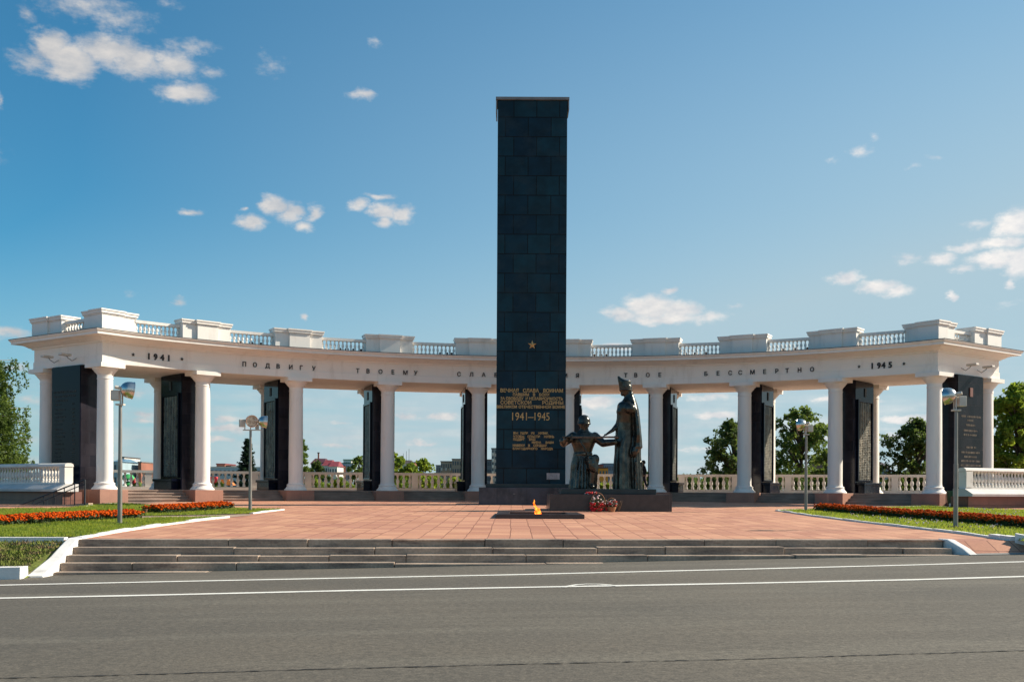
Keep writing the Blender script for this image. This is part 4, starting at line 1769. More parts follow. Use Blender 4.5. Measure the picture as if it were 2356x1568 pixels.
# near arm folded forwards under the cape
# reaching arm
capsule(wo, P3(1146, 680, .18), P3(1120, 768, .06), .12, .10)
capsule(wo, P3(1120, 768, .06), P3(1078, 818, -.04), .095, .08)
capsule(wo, P3(1078, 818, -.04), P3(1032, 848, -.12), .075, .048)
wo.ball(P3(1020, 856, -.16), (.075, .045, .04), 10, 0, 6)
for k in range(4):
    capsule(wo, P3(1016, 858 + k, -.12 - .028 * k), P3(996 + 3 * abs(k - 1), 870, -.14 - .035 * k), .015, .012, 6)
capsule(wo, P3(1024, 860, -.2), P3(1008, 866, -.24), .016, .013, 6)
# collar necklace ridge
wo.loft(sec([(612, 1140, 1240, -.02, .31, 0, 0), (604, 1136, 1242, -.02, .33, 0, 0), (596, 1146, 1238, -.02, .30, 0, 0)], SK, X0, Z0))
# head in profile, facing left, chin lowered
wo.ball(P3(1178, 512, 0), (.185, .15, .215), 18, 0, 12)
wo.ball(P3(1152, 536, 0), (.075, .085, .075), 12, 0, 8)      # jaw
wo.tube([P3(1146, 488, 0), P3(1134, 514, 0), P3(1143, 519, 0)], [.025, .034, .02], 8)   # nose
wo.ball(P3(1145, 529, 0), (.035, .05, .016), 8, 0, 5)      # lips
wo.ball(P3(1144, 536, 0), (.032, .045, .014), 8, 0, 5)
wo.ball(P3(1143, 497, 0), (.035, .11, .022), 8, 0, 5)      # brow
wo.ball(P3(1151, 505, -.06), (.03, .03, .018), 8, 0, 5)
wo.ball(P3(1190, 520, -.15), (.035, .025, .055), 8, 0, 6)    # ear
# tall headdress
wo.loft(sec([(508, 1138, 1228, 0, .205, 0, 0), (500, 1130, 1226, 0, .215, 0, 0), (470, 1124, 1222, 0, .225, 0, 0), (452, 1121, 1219, 0, .22, 0, 0), (442, 1119, 1217, 0, .22, 0, 0), (436, 1118, 1222, 0, .22, 0, 0), (430, 1117, 1204, 0, .20, 0, 0), (422, 1115, 1172, 0, .16, 0, 0), (408, 1113, 1140, 0, .10, 0, 0), (396, 1111, 1128, 0, .06, 0, 0)], SK, X0, Z0))
for yy in (504, 488, 474):
    wo.loft(sec([(yy + 4, 1132, 1228, 0, .222, 0, 0), (yy, 1124, 1231, 0, .236, 0, 0), (yy - 4, 1128, 1226, 0, .222, 0, 0)], SK, X0, Z0))
# neck cloth and cape over the back, hanging to a point
wo.loft(sec([(520, 1196, 1234, 0, .16, 0, 0), (548, 1190, 1242, 0, .19, 0, 0), (580, 1186, 1256, 0, .27, 0, 0), (610, 1192, 1268, .02, .37, 9, .02), (660, 1216, 1279, .02, .43, 9, .03), (720, 1232, 1286, .0, .47, 9, .04), (790, 1237, 1293, .0, .50, 9, .05), (860, 1238, 1300, .0, .51, 9, .05), (920, 1226, 1307, .02, .47, 9, .05), (955, 1228, 1310, 0, .47, 9, .05), (966, 1240, 1296, 0, .42, 9, .05)], SK, X0, Z0))
wo.loft(sec([(950, 1222, 1296, -.26, .17, 5, .08), (985, 1216, 1280, -.30, .14, 5, .08), (1010, 1218, 1254, -.32, .09, 5, .05), (1030, 1224, 1236, -.33, .03, 5, 0)], SK, X0, Z0))
# ribbed trailing panels at the back of the dress
wo.loft(sec([(1284, 1226, 1314, .02, .40, 11, .07), (1200, 1226, 1312, .02, .39, 11, .07), (1100, 1222, 1306, .02, .37, 11, .06), (1020, 1222, 1300, .02, .35, 11, .05), (950, 1226, 1300, .02, .33, 11, .04)], SK, X0, Z0))
for k, xx in enumerate((1250, 1278, 1302)):
    for j in range(22):
        yy = 1070 + j * 9.8
        wo.ball(P3(xx + 3 * math.sin(j * .9), yy, -.36 + .07 * k), (.045, .035, .022), 6, 0, 4)
wloc = at(1900 / 1.7385 + X0 * .5102 / 1.7385, 1124, ST + .25)
wloc = Vector(((1900 + X0 * .5102) / 1.7385 - HX, 0, 0))
wx = ray((1900 + X0 * .5102) / 1.7385, 1120)[0] * ST
w_o = remeshed(wo, 'woman_statue', M['bronze'], (wx, ST, ZS - .02), .024, 1)
tag(w_o, 'bronze statue of a standing woman in tall headdress and long cape facing left', 'statue')

# --- kneeling soldier facing the viewer
so = MB()
X0 = 850
P3 = lambda x, y, d=0.0: ((x - X0) * SK, d, (Z0 - y) * SK)
so.loft(sec([(1284, 736, 936, .20, .62, 7, .07), (1250, 738, 930, .20, .60, 7, .08), (1200, 748, 926, .18, .54, 7, .08), (1140, 750, 918, .14, .46, 7, .06), (1090, 752, 914, .08, .38, 7, .045), (1050, 760, 914, .04, .33, 7, .03),
             (1022, 768, 916, .0, .29, 7, .012), (1012, 768, 920, 0, .30, 0, 0), (1000, 770, 920, 0, .30, 0, 0), (994, 774, 914, 0, .275, 5, .01), (960, 768, 924, 0, .29, 5, .012), (920, 752, 940, 0, .33, 5, .012), (885, 742, 954, 0, .33, 5, .01),
             (862, 740, 960, .0, .30, 0, 0), (846, 756, 946, .0, .26, 0, 0), (836, 796, 908, .0, .19, 0, 0), (824, 816, 890, 0, .14, 0, 0), (800, 822, 884, 0, .13, 0, 0)], SK, X0, Z0))
# arms
SL, EL, HLs = P3(768, 868, .0), P3(692, 922, -.12), P3(712, 896, -.50)
capsule(so, SL, EL, .175, .15, 12)
capsule(so, EL, HLs, .135, .11, 12)
so.ball(P3(684, 910, -.2), (.13, .17, .14), 12, 0, 8)
SR, ER, HR = P3(936, 868, 0), P3(1000, 922, -.10), P3(1084, 916, -.44)
capsule(so, SR, ER, .175, .15, 12)
capsule(so, ER, HR, .15, .12, 12)
so.ball(P3(1040, 918, -.28), (.16, .13, .13), 12, 0, 8)
so.tube([P3(1076, 915, -.41), P3(1092, 914, -.48)], [.115, .12], 12)     # right cuff
so.tube([P3(708, 900, -.44), P3(720, 894, -.52)], [.115, .12], 12)     # left cuff
# hands gripping the sword, fingers wrapped over it
for (hx, s) in ((724, 1), (1098, -1)):
    so.ball(P3(hx, 882, -.60), (.085, .05, .06), 10, 0, 7)
    for k in range(4):
        xx = hx + s * (-9 + 8 * k)
        so.tube([P3(xx, 872, -.56), P3(xx, 871, -.63), P3(xx, 880, -.665), P3(xx, 888, -.64)], [.020, .021, .019, .015], 7)
    so.tube([P3(hx + s * 14, 888, -.56), P3(hx + s * 20, 880, -.60), P3(hx + s * 24, 874, -.63)], [.024, .022, .016], 7)
# raised knee with the coat falling over it
capsule(so, P3(868, 1062, .05), P3(922, 1062, -.60), .22, .20, 14)
so.ball(P3(930, 1050, -.60), (.17, .20, .19), 14, 0, 10)
so.loft([[P3(x, y, d) for (x, d) in q] for y, q in (
    (1026, ((862, -.20), (880, -.60), (920, -.82), (950, -.68), (960, -.2), (930, .0))),
    (1080, ((862, -.24), (880, -.66), (924, -.86), (956, -.70), (963, -.2), (930, .0))),
    (1120, ((870, -.26), (886, -.66), (926, -.87), (956, -.72), (962, -.2), (930, .0))),
    (1150, ((888, -.24), (896, -.60), (930, -.84), (954, -.72), (960, -.2), (930, .0))))])
so.loft([[P3(x, y, d) for (x, d) in q] for y, q in (
    (1110, ((925, -.30), (935, -.46), (958, -.36), (962, .1), (920, .2))),
    (1200, ((926, -.22), (934, -.36), (956, -.28), (958, .2), (918, .3))),
    (1284, ((922, -.18), (930, -.30), (950, -.22), (952, .3), (910, .4))))])
capsule(so, P3(922, 1080, -.56), P3(906, 1235, -.52), .135, .105, 12)
so.ball(P3(908, 1262, -.66), (.105, .24, .10), 12, 0, 8)
so.ball(P3(906, 1252, -.50), (.10, .14, .13), 12, 0, 8)
# coat edges: long vertical folds from the belt
for (x, x2, d) in ((800, 776, -.42), (826, 800, -.46), (862, 862, -.42), (842, 832, -.45)):
    so.tube([P3(x, 1030, d + .16), P3((x + x2) / 2, 1130, d + .08), P3(x2, 1278, d)], [.03, .05, .065], 8)
# belt buckle, buttons, collar wings
so.box((P3(848, 1006)[0], -.30, P3(0, 1006)[2]), (.14, .06, .10))
for k in range(4):
    so.ball(P3(852, 905 + 24 * k, -.30), (.020, .02, .020), 8, 0, 5)
for s in (-1, 1):
    so.loft([[P3(852 + s * 2, 838, -.22), P3(852 + s * 34, 818, -.10), P3(852 + s * 40, 846, -.20), P3(852 + s * 22, 866, -.26)],
             [P3(852 + s * 2, 838, -.25), P3(852 + s * 34, 818, -.13), P3(852 + s * 40, 846, -.235), P3(852 + s * 22, 866, -.30)]])
so.box((P3(850, 832)[0], -.12, P3(0, 832)[2]), (.24, .16, .09))
so.tube([P3(790, 846, -.22), P3(820, 920, -.33), P3(872, 1000, -.32)], .022, 6)
# head
so.ball(P3(853, 778, -.05), (.165, .185, .205), 18, 0, 14)
so.ball(P3(853, 806, -.10), (.105, .11, .085), 12, 0, 8)
so.tube([P3(853, 770, -.225), P3(853, 788, -.275), P3(853, 792, -.22)], [.022, .036, .03], 8)
so.ball(P3(853, 801, -.205), (.06, .03, .014), 8, 0, 5)
so.ball(P3(853, 807, -.20), (.05, .03, .014), 8, 0, 5)
so.ball(P3(853, 815, -.18), (.045, .04, .03), 8, 0, 5)
for s in (-1, 1):
    so.ball(P3(853 + s * 14, 769, -.205), (.04, .03, .014), 8, 0, 5)
    so.ball(P3(853 + s * 14, 777, -.205), (.022, .022, .015), 8, 0, 5)
    so.ball(P3(853 + s * 35, 785, -.02), (.022, .04, .055), 8, 0, 6)
# helmet
hc = P3(851, 762, -.03)
so.lathe([(.255, -.055), (.260, -.03), (.246, .0), (.243, .06), (.230, .13), (.198, .20), (.145, .26), (.08, .295), (.01, .305)], hc, 28)
so.lathe([(.245, -.075), (.252, -.06), (.248, -.035), (.22, -.03)], (hc[0], hc[1] - .03, hc[2]), 28)
sx_ = ray((1900 + X0 * .5102) / 1.7385, 1120)[0] * ST
s_o = remeshed(so, 'soldier_statue', M['bronze'], (sx_, ST, ZS - .02), .018, 1)
tag(s_o, 'bronze statue of a kneeling soldier in helmet and greatcoat facing the road', 'statue')
# sword
sw = empty('sword', (sx_, ST - .58, ZS - .02 + (Z0 - 880) * SK), 'long bronze sword lying across both hands of the kneeling soldier', 'sword')
b = MB()
zz = sw.location.z
xa, xb = sx_ + (738 - X0) * SK, sx_ + (1108 - X0) * SK
b.loft([[(x, ST - .67 + dy, zz + dz) for dy, dz in ((-.012, .034), (-.03, .0), (-.012, -.034), (.012, -.034), (.03, 0), (.012, .034))] for x in (xa + .05, xb - .2, xb)])
b.build('blade', M['bronze_relief'], sw)  # lighter bronze than the hilt, painting in the highlight along the blade
b = MB()
b.tube([(xa - .22, ST - .60, zz), (xa + .06, ST - .60, zz)], .028, 8)
b.ball((xa - .24, ST - .60, zz), .05, 10, 0, 6)
b.box((xa + .06, ST - .60, zz), (.05, .08, .20))
b.build('hilt', M['bronze'], sw, smooth=True)

# ------------------------------------------------------------------ eternal flame
FY0 = 33.0
f0, f1 = at(1141, 1190, FY0).x, at(1345, 1190, FY0).x
fz = pz(FY0 + 2)
fs_ = empty('flame_slab', ((f0 + f1) / 2, FY0 + 2, fz), 'low dark polished stone frame with sunken centre around the eternal flame', 'fire bowl')
b = MB()
zt_, zb_ = fz + .105, fz - .1
W_ = f1 - f0
D_ = 4.2
bw = .42
b.box((f0 + W_ / 2, FY0 + bw / 2, (zt_ + zb_) / 2), (W_, bw, zt_ - zb_))
b.box((f0 + W_ / 2, FY0 + D_ - bw / 2, (zt_ + zb_) / 2), (W_, bw, zt_ - zb_))
b.box((f0 + bw / 2, FY0 + D_ / 2, (zt_ + zb_) / 2), (bw, D_ - 2 * bw, zt_ - zb_))
b.box((f1 - bw / 2, FY0 + D_ / 2, (zt_ + zb_) / 2), (bw, D_ - 2 * bw, zt_ - zb_))
b.build('rim', M['plinth'], fs_, bevel=.012)
b = MB()
b.box(((f0 + f1) / 2, FY0 + D_ / 2, fz - .04), (W_ - 2 * bw, D_ - 2 * bw, .10))
b.build('sunken_floor', M['letter'], fs_)
fm = bpy.data.materials.new('fire')
fm.use_nodes = True
nt = fm.node_tree
nt.nodes.remove(nt.nodes['Principled BSDF'])
em = N(nt, 'ShaderNodeEmission')
tr = N(nt, 'ShaderNodeBsdfTransparent')
mixs = N(nt, 'ShaderNodeMixShader')
g = N(nt, 'ShaderNodeNewGeometry')
no = N(nt, 'ShaderNodeTexNoise')
no.inputs['Scale'].default_value = 9
nt.links.new(g.outputs['Position'], no.inputs['Vector'])
rp = N(nt, 'ShaderNodeValToRGB')
rp.color_ramp.elements[0].color = (1, .11, .008, 1)
rp.color_ramp.elements[0].position = .40
rp.color_ramp.elements[1].color = (1, .36, .045, 1)
rp.color_ramp.elements[1].position = .60
nt.links.new(no.outputs[0], rp.inputs[0])
nt.links.new(rp.outputs[0], em.inputs[0])
em.inputs[1].default_value = 1.3
lw = N(nt, 'ShaderNodeLayerWeight')
lw.inputs[0].default_value = .35
fa = math_(nt, 'MULTIPLY', lw.outputs['Facing'], .85)
nt.links.new(fa, mixs.inputs[0])
nt.links.new(em.outputs[0], mixs.inputs[1])
nt.links.new(tr.outputs[0], mixs.inputs[2])
nt.links.new(mixs.outputs[0], nt.nodes['Material Output'].inputs[0])
b = MB()
fx = at(1237, 1180, FY0 + 1.6).x
fk = .2935 * (FY0 + 1.6) / F
fbz = fz + .02
yc = FY0 + 1.6
T = [(1478, 494, 13), (1466, 496, 17), (1452, 486, 18), (1440, 490, 14), (1428, 478, 15), (1416, 480, 10), (1404, 466, 10), (1392, 462, 5), (1380, 455, 6), (1366, 462, 3.5), (1352, 459, 1)]
b.loft([oval((x - 487) * fk + fx, yc, r * fk, r * fk * .8, fbz + (1480 - y) * fk, 16, 3, .28, y * .16) for y, x, r in T])
T2 = [(1476, 506, 9), (1460, 508, 9), (1444, 503, 7), (1430, 500, 5), (1416, 502, 1)]
b.loft([oval((x - 487) * fk + fx, yc - .05, r * fk, r * fk * .8, fbz + (1480 - y) * fk, 10) for y, x, r in T2])
T3 = [(1476, 474, 8), (1462, 470, 7), (1450, 466, 5), (1438, 467, 1)]
b.loft([oval((x - 487) * fk + fx, yc - .04, r * fk, r * fk * .8, fbz + (1480 - y) * fk, 10) for y, x, r in T3])
fl_o = b.build('flame', fm, smooth=True)
tag(fl_o, 'orange flame of the eternal fire burning in the sunken stone frame', 'flame')

# ------------------------------------------------------------------ flower baskets
BY = 39.45
BK = .2935 * BY / F


def basket(cxp, w_top, w_bot, ybot, ytop_pot, fol, handle_top, seed, lab, fcols):
    random.seed(seed)
    cx = ray((1900 + cxp * .5102) / 1.7385, 1170)[0] * BY
    zg = pz(BY)
    o = empty('flower_basket', (cx, BY, zg), lab, 'flower basket')
    hp = (ybot - ytop_pot) * BK
    b = MB()
    b.lathe([(w_bot * BK / 2, 0), (w_top * BK / 2 * .92, hp * .7), (w_top * BK / 2, hp), (w_top * BK / 2 * .9, hp), (w_bot * BK / 2 * .8, .03)], (cx, BY, zg), 20)
    b.build('basket', M['wicker'], o, smooth=True)
    b = MB()
    H_ = (ybot - handle_top) * BK
    rr_ = fol[0] * BK * .46
    b.tube([(cx + rr_ * math.cos(a), BY, zg + hp + (H_ - hp) * math.sin(a)) for a in np.linspace(0, PI, 15)], .012, 6)
    b.build('handle', M['wicker'], o, smooth=True)
    b = MB()
    fw, fh = fol[0] * BK / 2, fol[1] * BK
    for _ in range(420):
        a = random.uniform(0, 2 * PI)
        r_ = fw * math.sqrt(random.random())
        z = zg + hp + fh * random.random() * (1 - .5 * (r_ / fw) ** 2)
        x, y = cx + r_ * math.cos(a), BY + r_ * .8 * math.sin(a)
        s = random.uniform(.02, .05)
        a2 = random.uniform(0, 2 * PI)
        b.poly([(x, y, z), (x + s * math.cos(a2), y + s * math.sin(a2), z + .01), (x + s * .7 * math.cos(a2), y + s * .7 * math.sin(a2), z + s)])
        if _ % 12 == 0:
            b.tube([(cx, BY, zg + hp * .8), (x, y, z)], .006, 4)
    b.build('foliage', M['flowerleaf'], o)
    for (mm, nn, z0, z1, nm_) in fcols:
        b = MB()
        for _ in range(nn):
            a = random.uniform(PI, 2 * PI) if random.random() < .75 else random.uniform(0, PI)
            r_ = fw * random.uniform(.35, 1.02)
            z = zg + hp + fh * random.uniform(z0, z1)
            x, y = cx + r_ * math.cos(a), BY + r_ * .8 * math.sin(a)
            s = random.uniform(.022, .042)
            b.ball((x, y, z), (s, s, s * .8), 6, 0, 4)
        b.build(nm_, M[mm], o)
    return o


basket(964, 72, 46, 1458, 1425, (136, 100), 1308, 3, 'wicker basket of red carnations and pale green sprays against the plinth', [('redflower', 95, -.25, .42, 'red_flowers'), ('whiteflower', 16, .3, .95, 'white_flowers')])
basket(1070, 76, 48, 1462, 1422, (92, 58), 1352, 4, 'smaller wicker basket of white and red flowers, right of the other', [('whiteflower', 26, .1, .95, 'white_flowers'), ('redflower', 12, .0, .8, 'red_flowers')])
random.seed(11)
# bouquet lying on the plinth
cx = ray((1900 + 905 * .5102) / 1.7385, 1140)[0] * (PY + .18)
b = MB()
for _ in range(40):
    x = cx + random.uniform(-.22, .22)
    s = random.uniform(.02, .035)
    b.ball((x, PY + random.uniform(.08, .26), ZP + random.uniform(.02, .08)), s, 6, random.choice((0, 0, 1, 2)), 4)
o = b.build('bouquet', [M['redflower'], M['whiteflower'], M['flowerleaf']])
tag(o, 'small bouquet of red and white flowers lying on the statue plinth', 'bouquet')
# dry stems beside the baskets
b = MB()
cx = ray((1900 + 1128 * .5102) / 1.7385, 1170)[0] * (BY + .1)
for _ in range(26):
    a = random.uniform(-.6, .6)
    h = random.uniform(.15, .4)
    b.tube([(cx, BY + .1, pz(BY)), (cx + h * math.sin(a) * .6, BY + .1 + random.uniform(-.1, .1), pz(BY) + h)], .006, 4)
    b.ball((cx + h * math.sin(a) * .6, BY + .1, pz(BY) + h), .02, 5, 0, 3)
tag(b.build('dry_bouquet', M['dry']), 'bunch of dry brown stems right of the flower baskets', 'bouquet')
# wire stand behind the flame, left of the statue plinth
c = at(1263, 1165, 44)
b = MB()
for dx in (-.1, .1):
    b.tube([(c.x + dx, 44, pz(44)), (c.x + dx, 44, pz(44) + .34)], .012, 5)
b.tube([(c.x - .1, 44, pz(44) + .34), (c.x + .1, 44, pz(44) + .34)], .012, 5)
tag(b.build('wire_stand', M['rail']), 'small dark wire stand on the tiles behind the statue plinth corner', 'stand')


# ------------------------------------------------------------------ floodlight poles
def flood_head(parent, loc, yaw, pitch, k=1.0):
    """reflector opening towards local +x"""
    h = bpy.data.objects.new('lamp_head', None)
    b = MB()
    b.lathe([(.04, -.205), (.09, -.19), (.15, -.155), (.20, -.095), (.232, -.02), (.245, .06), (.246, .14), (.258, .146), (.258, .168), (.235, .168), (.230, .10), (.21, .0), (.15, -.09), (.04, -.14)], (0, 0, 0), 28, axis='x')
    h = bpy.data.objects.new('lamp_head', b.mesh('lamp_head', M['steel'], True, 40))
    COL.objects.link(h)
    h.parent = parent
    h.location = loc
    h.rotation_euler = (0, -pitch, yaw)
    h.scale = (k, k, k)
    b = MB()
    b.lathe([(.0, .130), (.225, .130), (.225, .136), (.0, .139)], (0, 0, 0), 24, axis='x')
    b.build('glass', M['lampglass'], h, local=True)
    b = MB()
    b.tube([(-.15, 0, .01), (-.36, 0, .01)], .05, 12)
    b.build('socket', M['lampwhite'], h, smooth=True, local=True)
    return h


def flood_pole(x, yb, ytop, D, heads, lab, single=True, sgn=1):
    p = on_plane(x, yb, PLAZA)
    ztop = at(x, ytop, p.y).z
    o = empty('floodlight_pole', (p.x, p.y, p.z), lab, 'floodlight', 'floodlight poles on the lawns')
    H_ = ztop - p.z
    b = MB()
    b.tube([(0, 0, -.1), (0, 0, H_ * .55), (0, 0, H_ * .551), (0, 0, H_)], [.060, .056, .048, .042], 14)
    b.build('pole', M['galv'], o, smooth=True, local=True)
    b = MB()
    b.box((0, 0, .045), (.34, .30, .025))
    for sx in (-1, 1):
        for sy in (-1, 1):
            b.tube([(sx * .13, sy * .11, .05), (sx * .13, sy * .11, .085)], .014, 6)
    b.build('base_plate', M['roofdark'], o, local=True)
    if single:
        b = MB()
        b.box((0, 0, H_ + .02), (.20, .16, .04))
        b.box((sgn * .02, -.05, H_ + .20), (.035, .02, .40))
        b.box((sgn * .02, .09, H_ + .20), (.035, .02, .40))
        b.build('bracket', M['lampwhite'], o, local=True)
        b = MB()
        b.box((-sgn * .13, .02, H_ + .25), (.20, .22, .26), .15)
        b.build('ballast_box', M['lampwhite'], o, local=True, bevel=.012)
        yaw = R(30) if sgn > 0 else R(150)
        flood_head(o, (sgn * .17, .02, H_ + .40), yaw, R(-8), .86)
    else:
        b = MB()
        b.box((.05, 0, H_ + .02), (.62, .10, .035))
        for xx in (-.2, .0, .28):
            b.box((xx, 0, H_ + .12), (.03, .03, .20))
        b.build('bracket', M['lampwhite'], o, local=True)
        b = MB()
        b.box((-.30, .03, H_ + .26), (.20, .2, .26), .4)
        b.build('ballast_box', M['lampwhite'], o, local=True, bevel=.012)
        b = MB()
        b.box((.20, .10, H_ + .14), (.12, .14, .18), .2)
        b.build('ballast_box', M['lampwhite'], o, local=True, bevel=.012)
        flood_head(o, (.02, -.02, H_ + .34), R(-62), R(-10), .84)
        flood_head(o, (.42, .04, H_ + .32), R(18), R(-6), .84)
    return o


flood_pole(275.5, 1208, 932, 28, 1, 'grey floodlight pole with one steel dome lamp on the front left lawn')
flood_pole(575.5, 1176, 990, 40, 2, 'grey floodlight pole carrying two steel lamps on the rear left lawn', single=False)
flood_pole(1854, 1176.5, 1000, 40, 1, 'slender floodlight pole with one lamp near the tip of the right lawn', sgn=-1)
flood_pole(2198.5, 1215.5, 945, 29, 1, 'tall floodlight pole with blue reflecting dome beside the right marigold strip', sgn=-1)

# floodlights on arms at the two end faces of the entablature
for (i, s, side) in ((0, -1, 'left'), (9, 1, 'right')):
    for k, a in enumerate((1.5, 2.9)):
        p = Q(i, a, s * .46)
        n_, ta, ang = nrm(i)
        o = empty('wall_floodlight', (p.x, p.y, E_ + 5.85), ('slim floodlight on a curved arm on the %s end face, nearer the %s' % (side, 'front corner' if k == 0 else 'back corner')), 'floodlight', 'floodlights on the end faces')
        d = ta * s
        b = MB()
        zc = E_ + 5.85
        b.tube([(p.x - d.x * .02, p.y - d.y * .02, zc), (p.x + d.x * .2, p.y + d.y * .2, zc - .14), (p.x + d.x * .42, p.y + d.y * .42, zc - .02), (p.x + d.x * .48, p.y + d.y * .48, zc + .07)], .018, 6)
        b.build('arm', M['galv'], o, smooth=True)
        b = MB()
        b.box((p.x + d.x * .55, p.y + d.y * .55, zc + .10), (.50, .26, .10), ang)
        b.build('lamp_head', M['lampwhite'], o, bevel=.02)


# ------------------------------------------------------------------ walking person on the terrace
def person():
    p = at(1481, 1131, 60.2)
    sk = [(0, 0, .92), (0, 0, 1.10), (0, 0, 1.30), (-.01, 0, 1.44), (-.03, 0, 1.53), (-.04, 0, 1.64),            # 0-5 spine, head
          (0, -.09, .88), (-.16, -.09, .50), (-.20, -.09, .09), (-.33, -.09, .04),            # 6-9 near leg forward
          (0, .09, .88), (.10, .09, .50), (.30, .09, .13), (.24, .09, .03),               # 10-13 far leg back
          (.0, -.19, 1.40), (.10, -.23, 1.14), (-.02, -.23, .93), (-.06, -.22, .85),          # 14-17 near arm
          (.0, .19, 1.40), (-.08, .23, 1.14), (-.22, .22, .98), (-.27, .22, .92)]
    ed = [(0, 1), (1, 2), (2, 3), (3, 4), (4, 5), (0, 6), (6, 7), (7, 8), (8, 9), (0, 10), (10, 11), (11, 12), (12, 13), (2, 14), (14, 15), (15, 16), (16, 17), (2, 18), (18, 19), (19, 20), (20, 21)]
    rd = [.15, .14, .165, .10, .06, .10, .10, .07, .05, .045, .10, .07, .05, .045, .07, .055, .042, .035, .07, .055, .042, .035]
    me = bpy.data.meshes.new('person')
    me.from_pydata(sk, ed, [])
    o = bpy.data.objects.new('person', me)
    COL.objects.link(o)
    bpy.context.view_layer.objects.active = o
    m = o.modifiers.new('skin', 'SKIN')
    for i, v in enumerate(me.skin_vertices[0].data):
        v.radius = (rd[i], rd[i] * (1.15 if i in (1, 2) else 1))
        v.use_root = (i == 0)
    sb = o.modifiers.new('sub', 'SUBSURF')
    sb.levels = 2
    dg = bpy.context.evaluated_depsgraph_get()
    dg.update()
    nm_ = bpy.data.meshes.new_from_object(o.evaluated_get(dg))
    o.modifiers.clear()
    o.data = nm_
    for mm in ('jacket', 'jeans', 'skin', 'letter'):
        nm_.materials.append(M[mm])
    for f in nm_.polygons:
        c = f.center
        f.use_smooth = True
        if c.z > 1.50:
            f.material_index = 2
        elif abs(c.y) > .17 and c.z < .95:
            f.material_index = 2
        elif c.z > .88:
            f.material_index = 0
        elif c.z > .10:
            f.material_index = 1
        else:
            f.material_index = 3
    o.location = (p.x, p.y, HB)
    tag(o, 'person in dark jacket and jeans walking left behind the woman statue', 'person')
    b = MB()
    b.ball((-.02, 0, 1.69), (.105, .095, .085), 14, 0, 8)
    b.ball((.03, 0, 1.64), (.07, .09, .09), 12, 0, 8)
    h = b.build('hair', M['hair'], o, smooth=True, local=True)


person()


# ------------------------------------------------------------------ trees
def leaf_mesh(name, C, rad, per, size, m, droop=0.0, seed=1, flat=1.0):
    """leaf quads scattered in clumps C (n,3) with radii rad"""
    rg = np.random.default_rng(seed)
    n = len(C) * per
    idx = np.repeat(np.arange(len(C)), per)
    d = rg.normal(0, 1, (n, 3))
    d /= np.linalg.norm(d, axis=1)[:, None]
    r = rg.random(n) ** .45
    P = C[idx] + d * (r * rad[idx])[:, None] * np.array([1, 1, flat])
    if droop:
        P[:, 2] -= rg.random(n) ** 1.5 * droop
    s = size * rg.uniform(.6, 1.4, n)
    u = rg.normal(0, 1, (n, 3))
    u[:, 2] -= .5 if droop else 0
    u /= np.linalg.norm(u, axis=1)[:, None]
    w = np.cross(u, rg.normal(0, 1, (n, 3)))
    w /= np.linalg.norm(w, axis=1)[:, None]
    V = np.stack([P - u * s[:, None] * .5, P + w * s[:, None] * .32, P + u * s[:, None] * .6, P - w * s[:, None] * .32], 1)
    me = bpy.data.meshes.new(name)
    me.vertices.add(4 * n)
    me.vertices.foreach_set('co', V.reshape(-1))
    me.loops.add(4 * n)
    me.loops.foreach_set('vertex_index', np.arange(4 * n, dtype=np.int32))
    me.polygons.add(n)
    me.polygons.foreach_set('loop_start', np.arange(0, 4 * n, 4, dtype=np.int32))
    me.update(calc_edges=True)
    me.materials.append(m)
    return me


for k in ('leaf', 'leafdark', 'leafbright', 'spruce', 'blade'):
    nt = M[k].node_tree
    pb = nt.nodes['Principled BSDF']
    t_ = N(nt, 'ShaderNodeBsdfTranslucent')
    src = pb.inputs['Base Color'].links[0].from_socket
    hs = N(nt, 'ShaderNodeHueSaturation')
    hs.inputs['Value'].default_value = 1.5
    hs.inputs['Hue'].default_value = .485
    nt.links.new(src, hs.inputs['Color'])
    nt.links.new(hs.outputs[0], t_.inputs[0])
    mxs = N(nt, 'ShaderNodeMixShader')
    mxs.inputs[0].default_value = .52
    nt.links.new(pb.outputs[0], mxs.inputs[1])
    nt.links.new(t_.outputs[0], mxs.inputs[2])
    nt.links.new(mxs.outputs[0], nt.nodes['Material Output'].inputs[0])


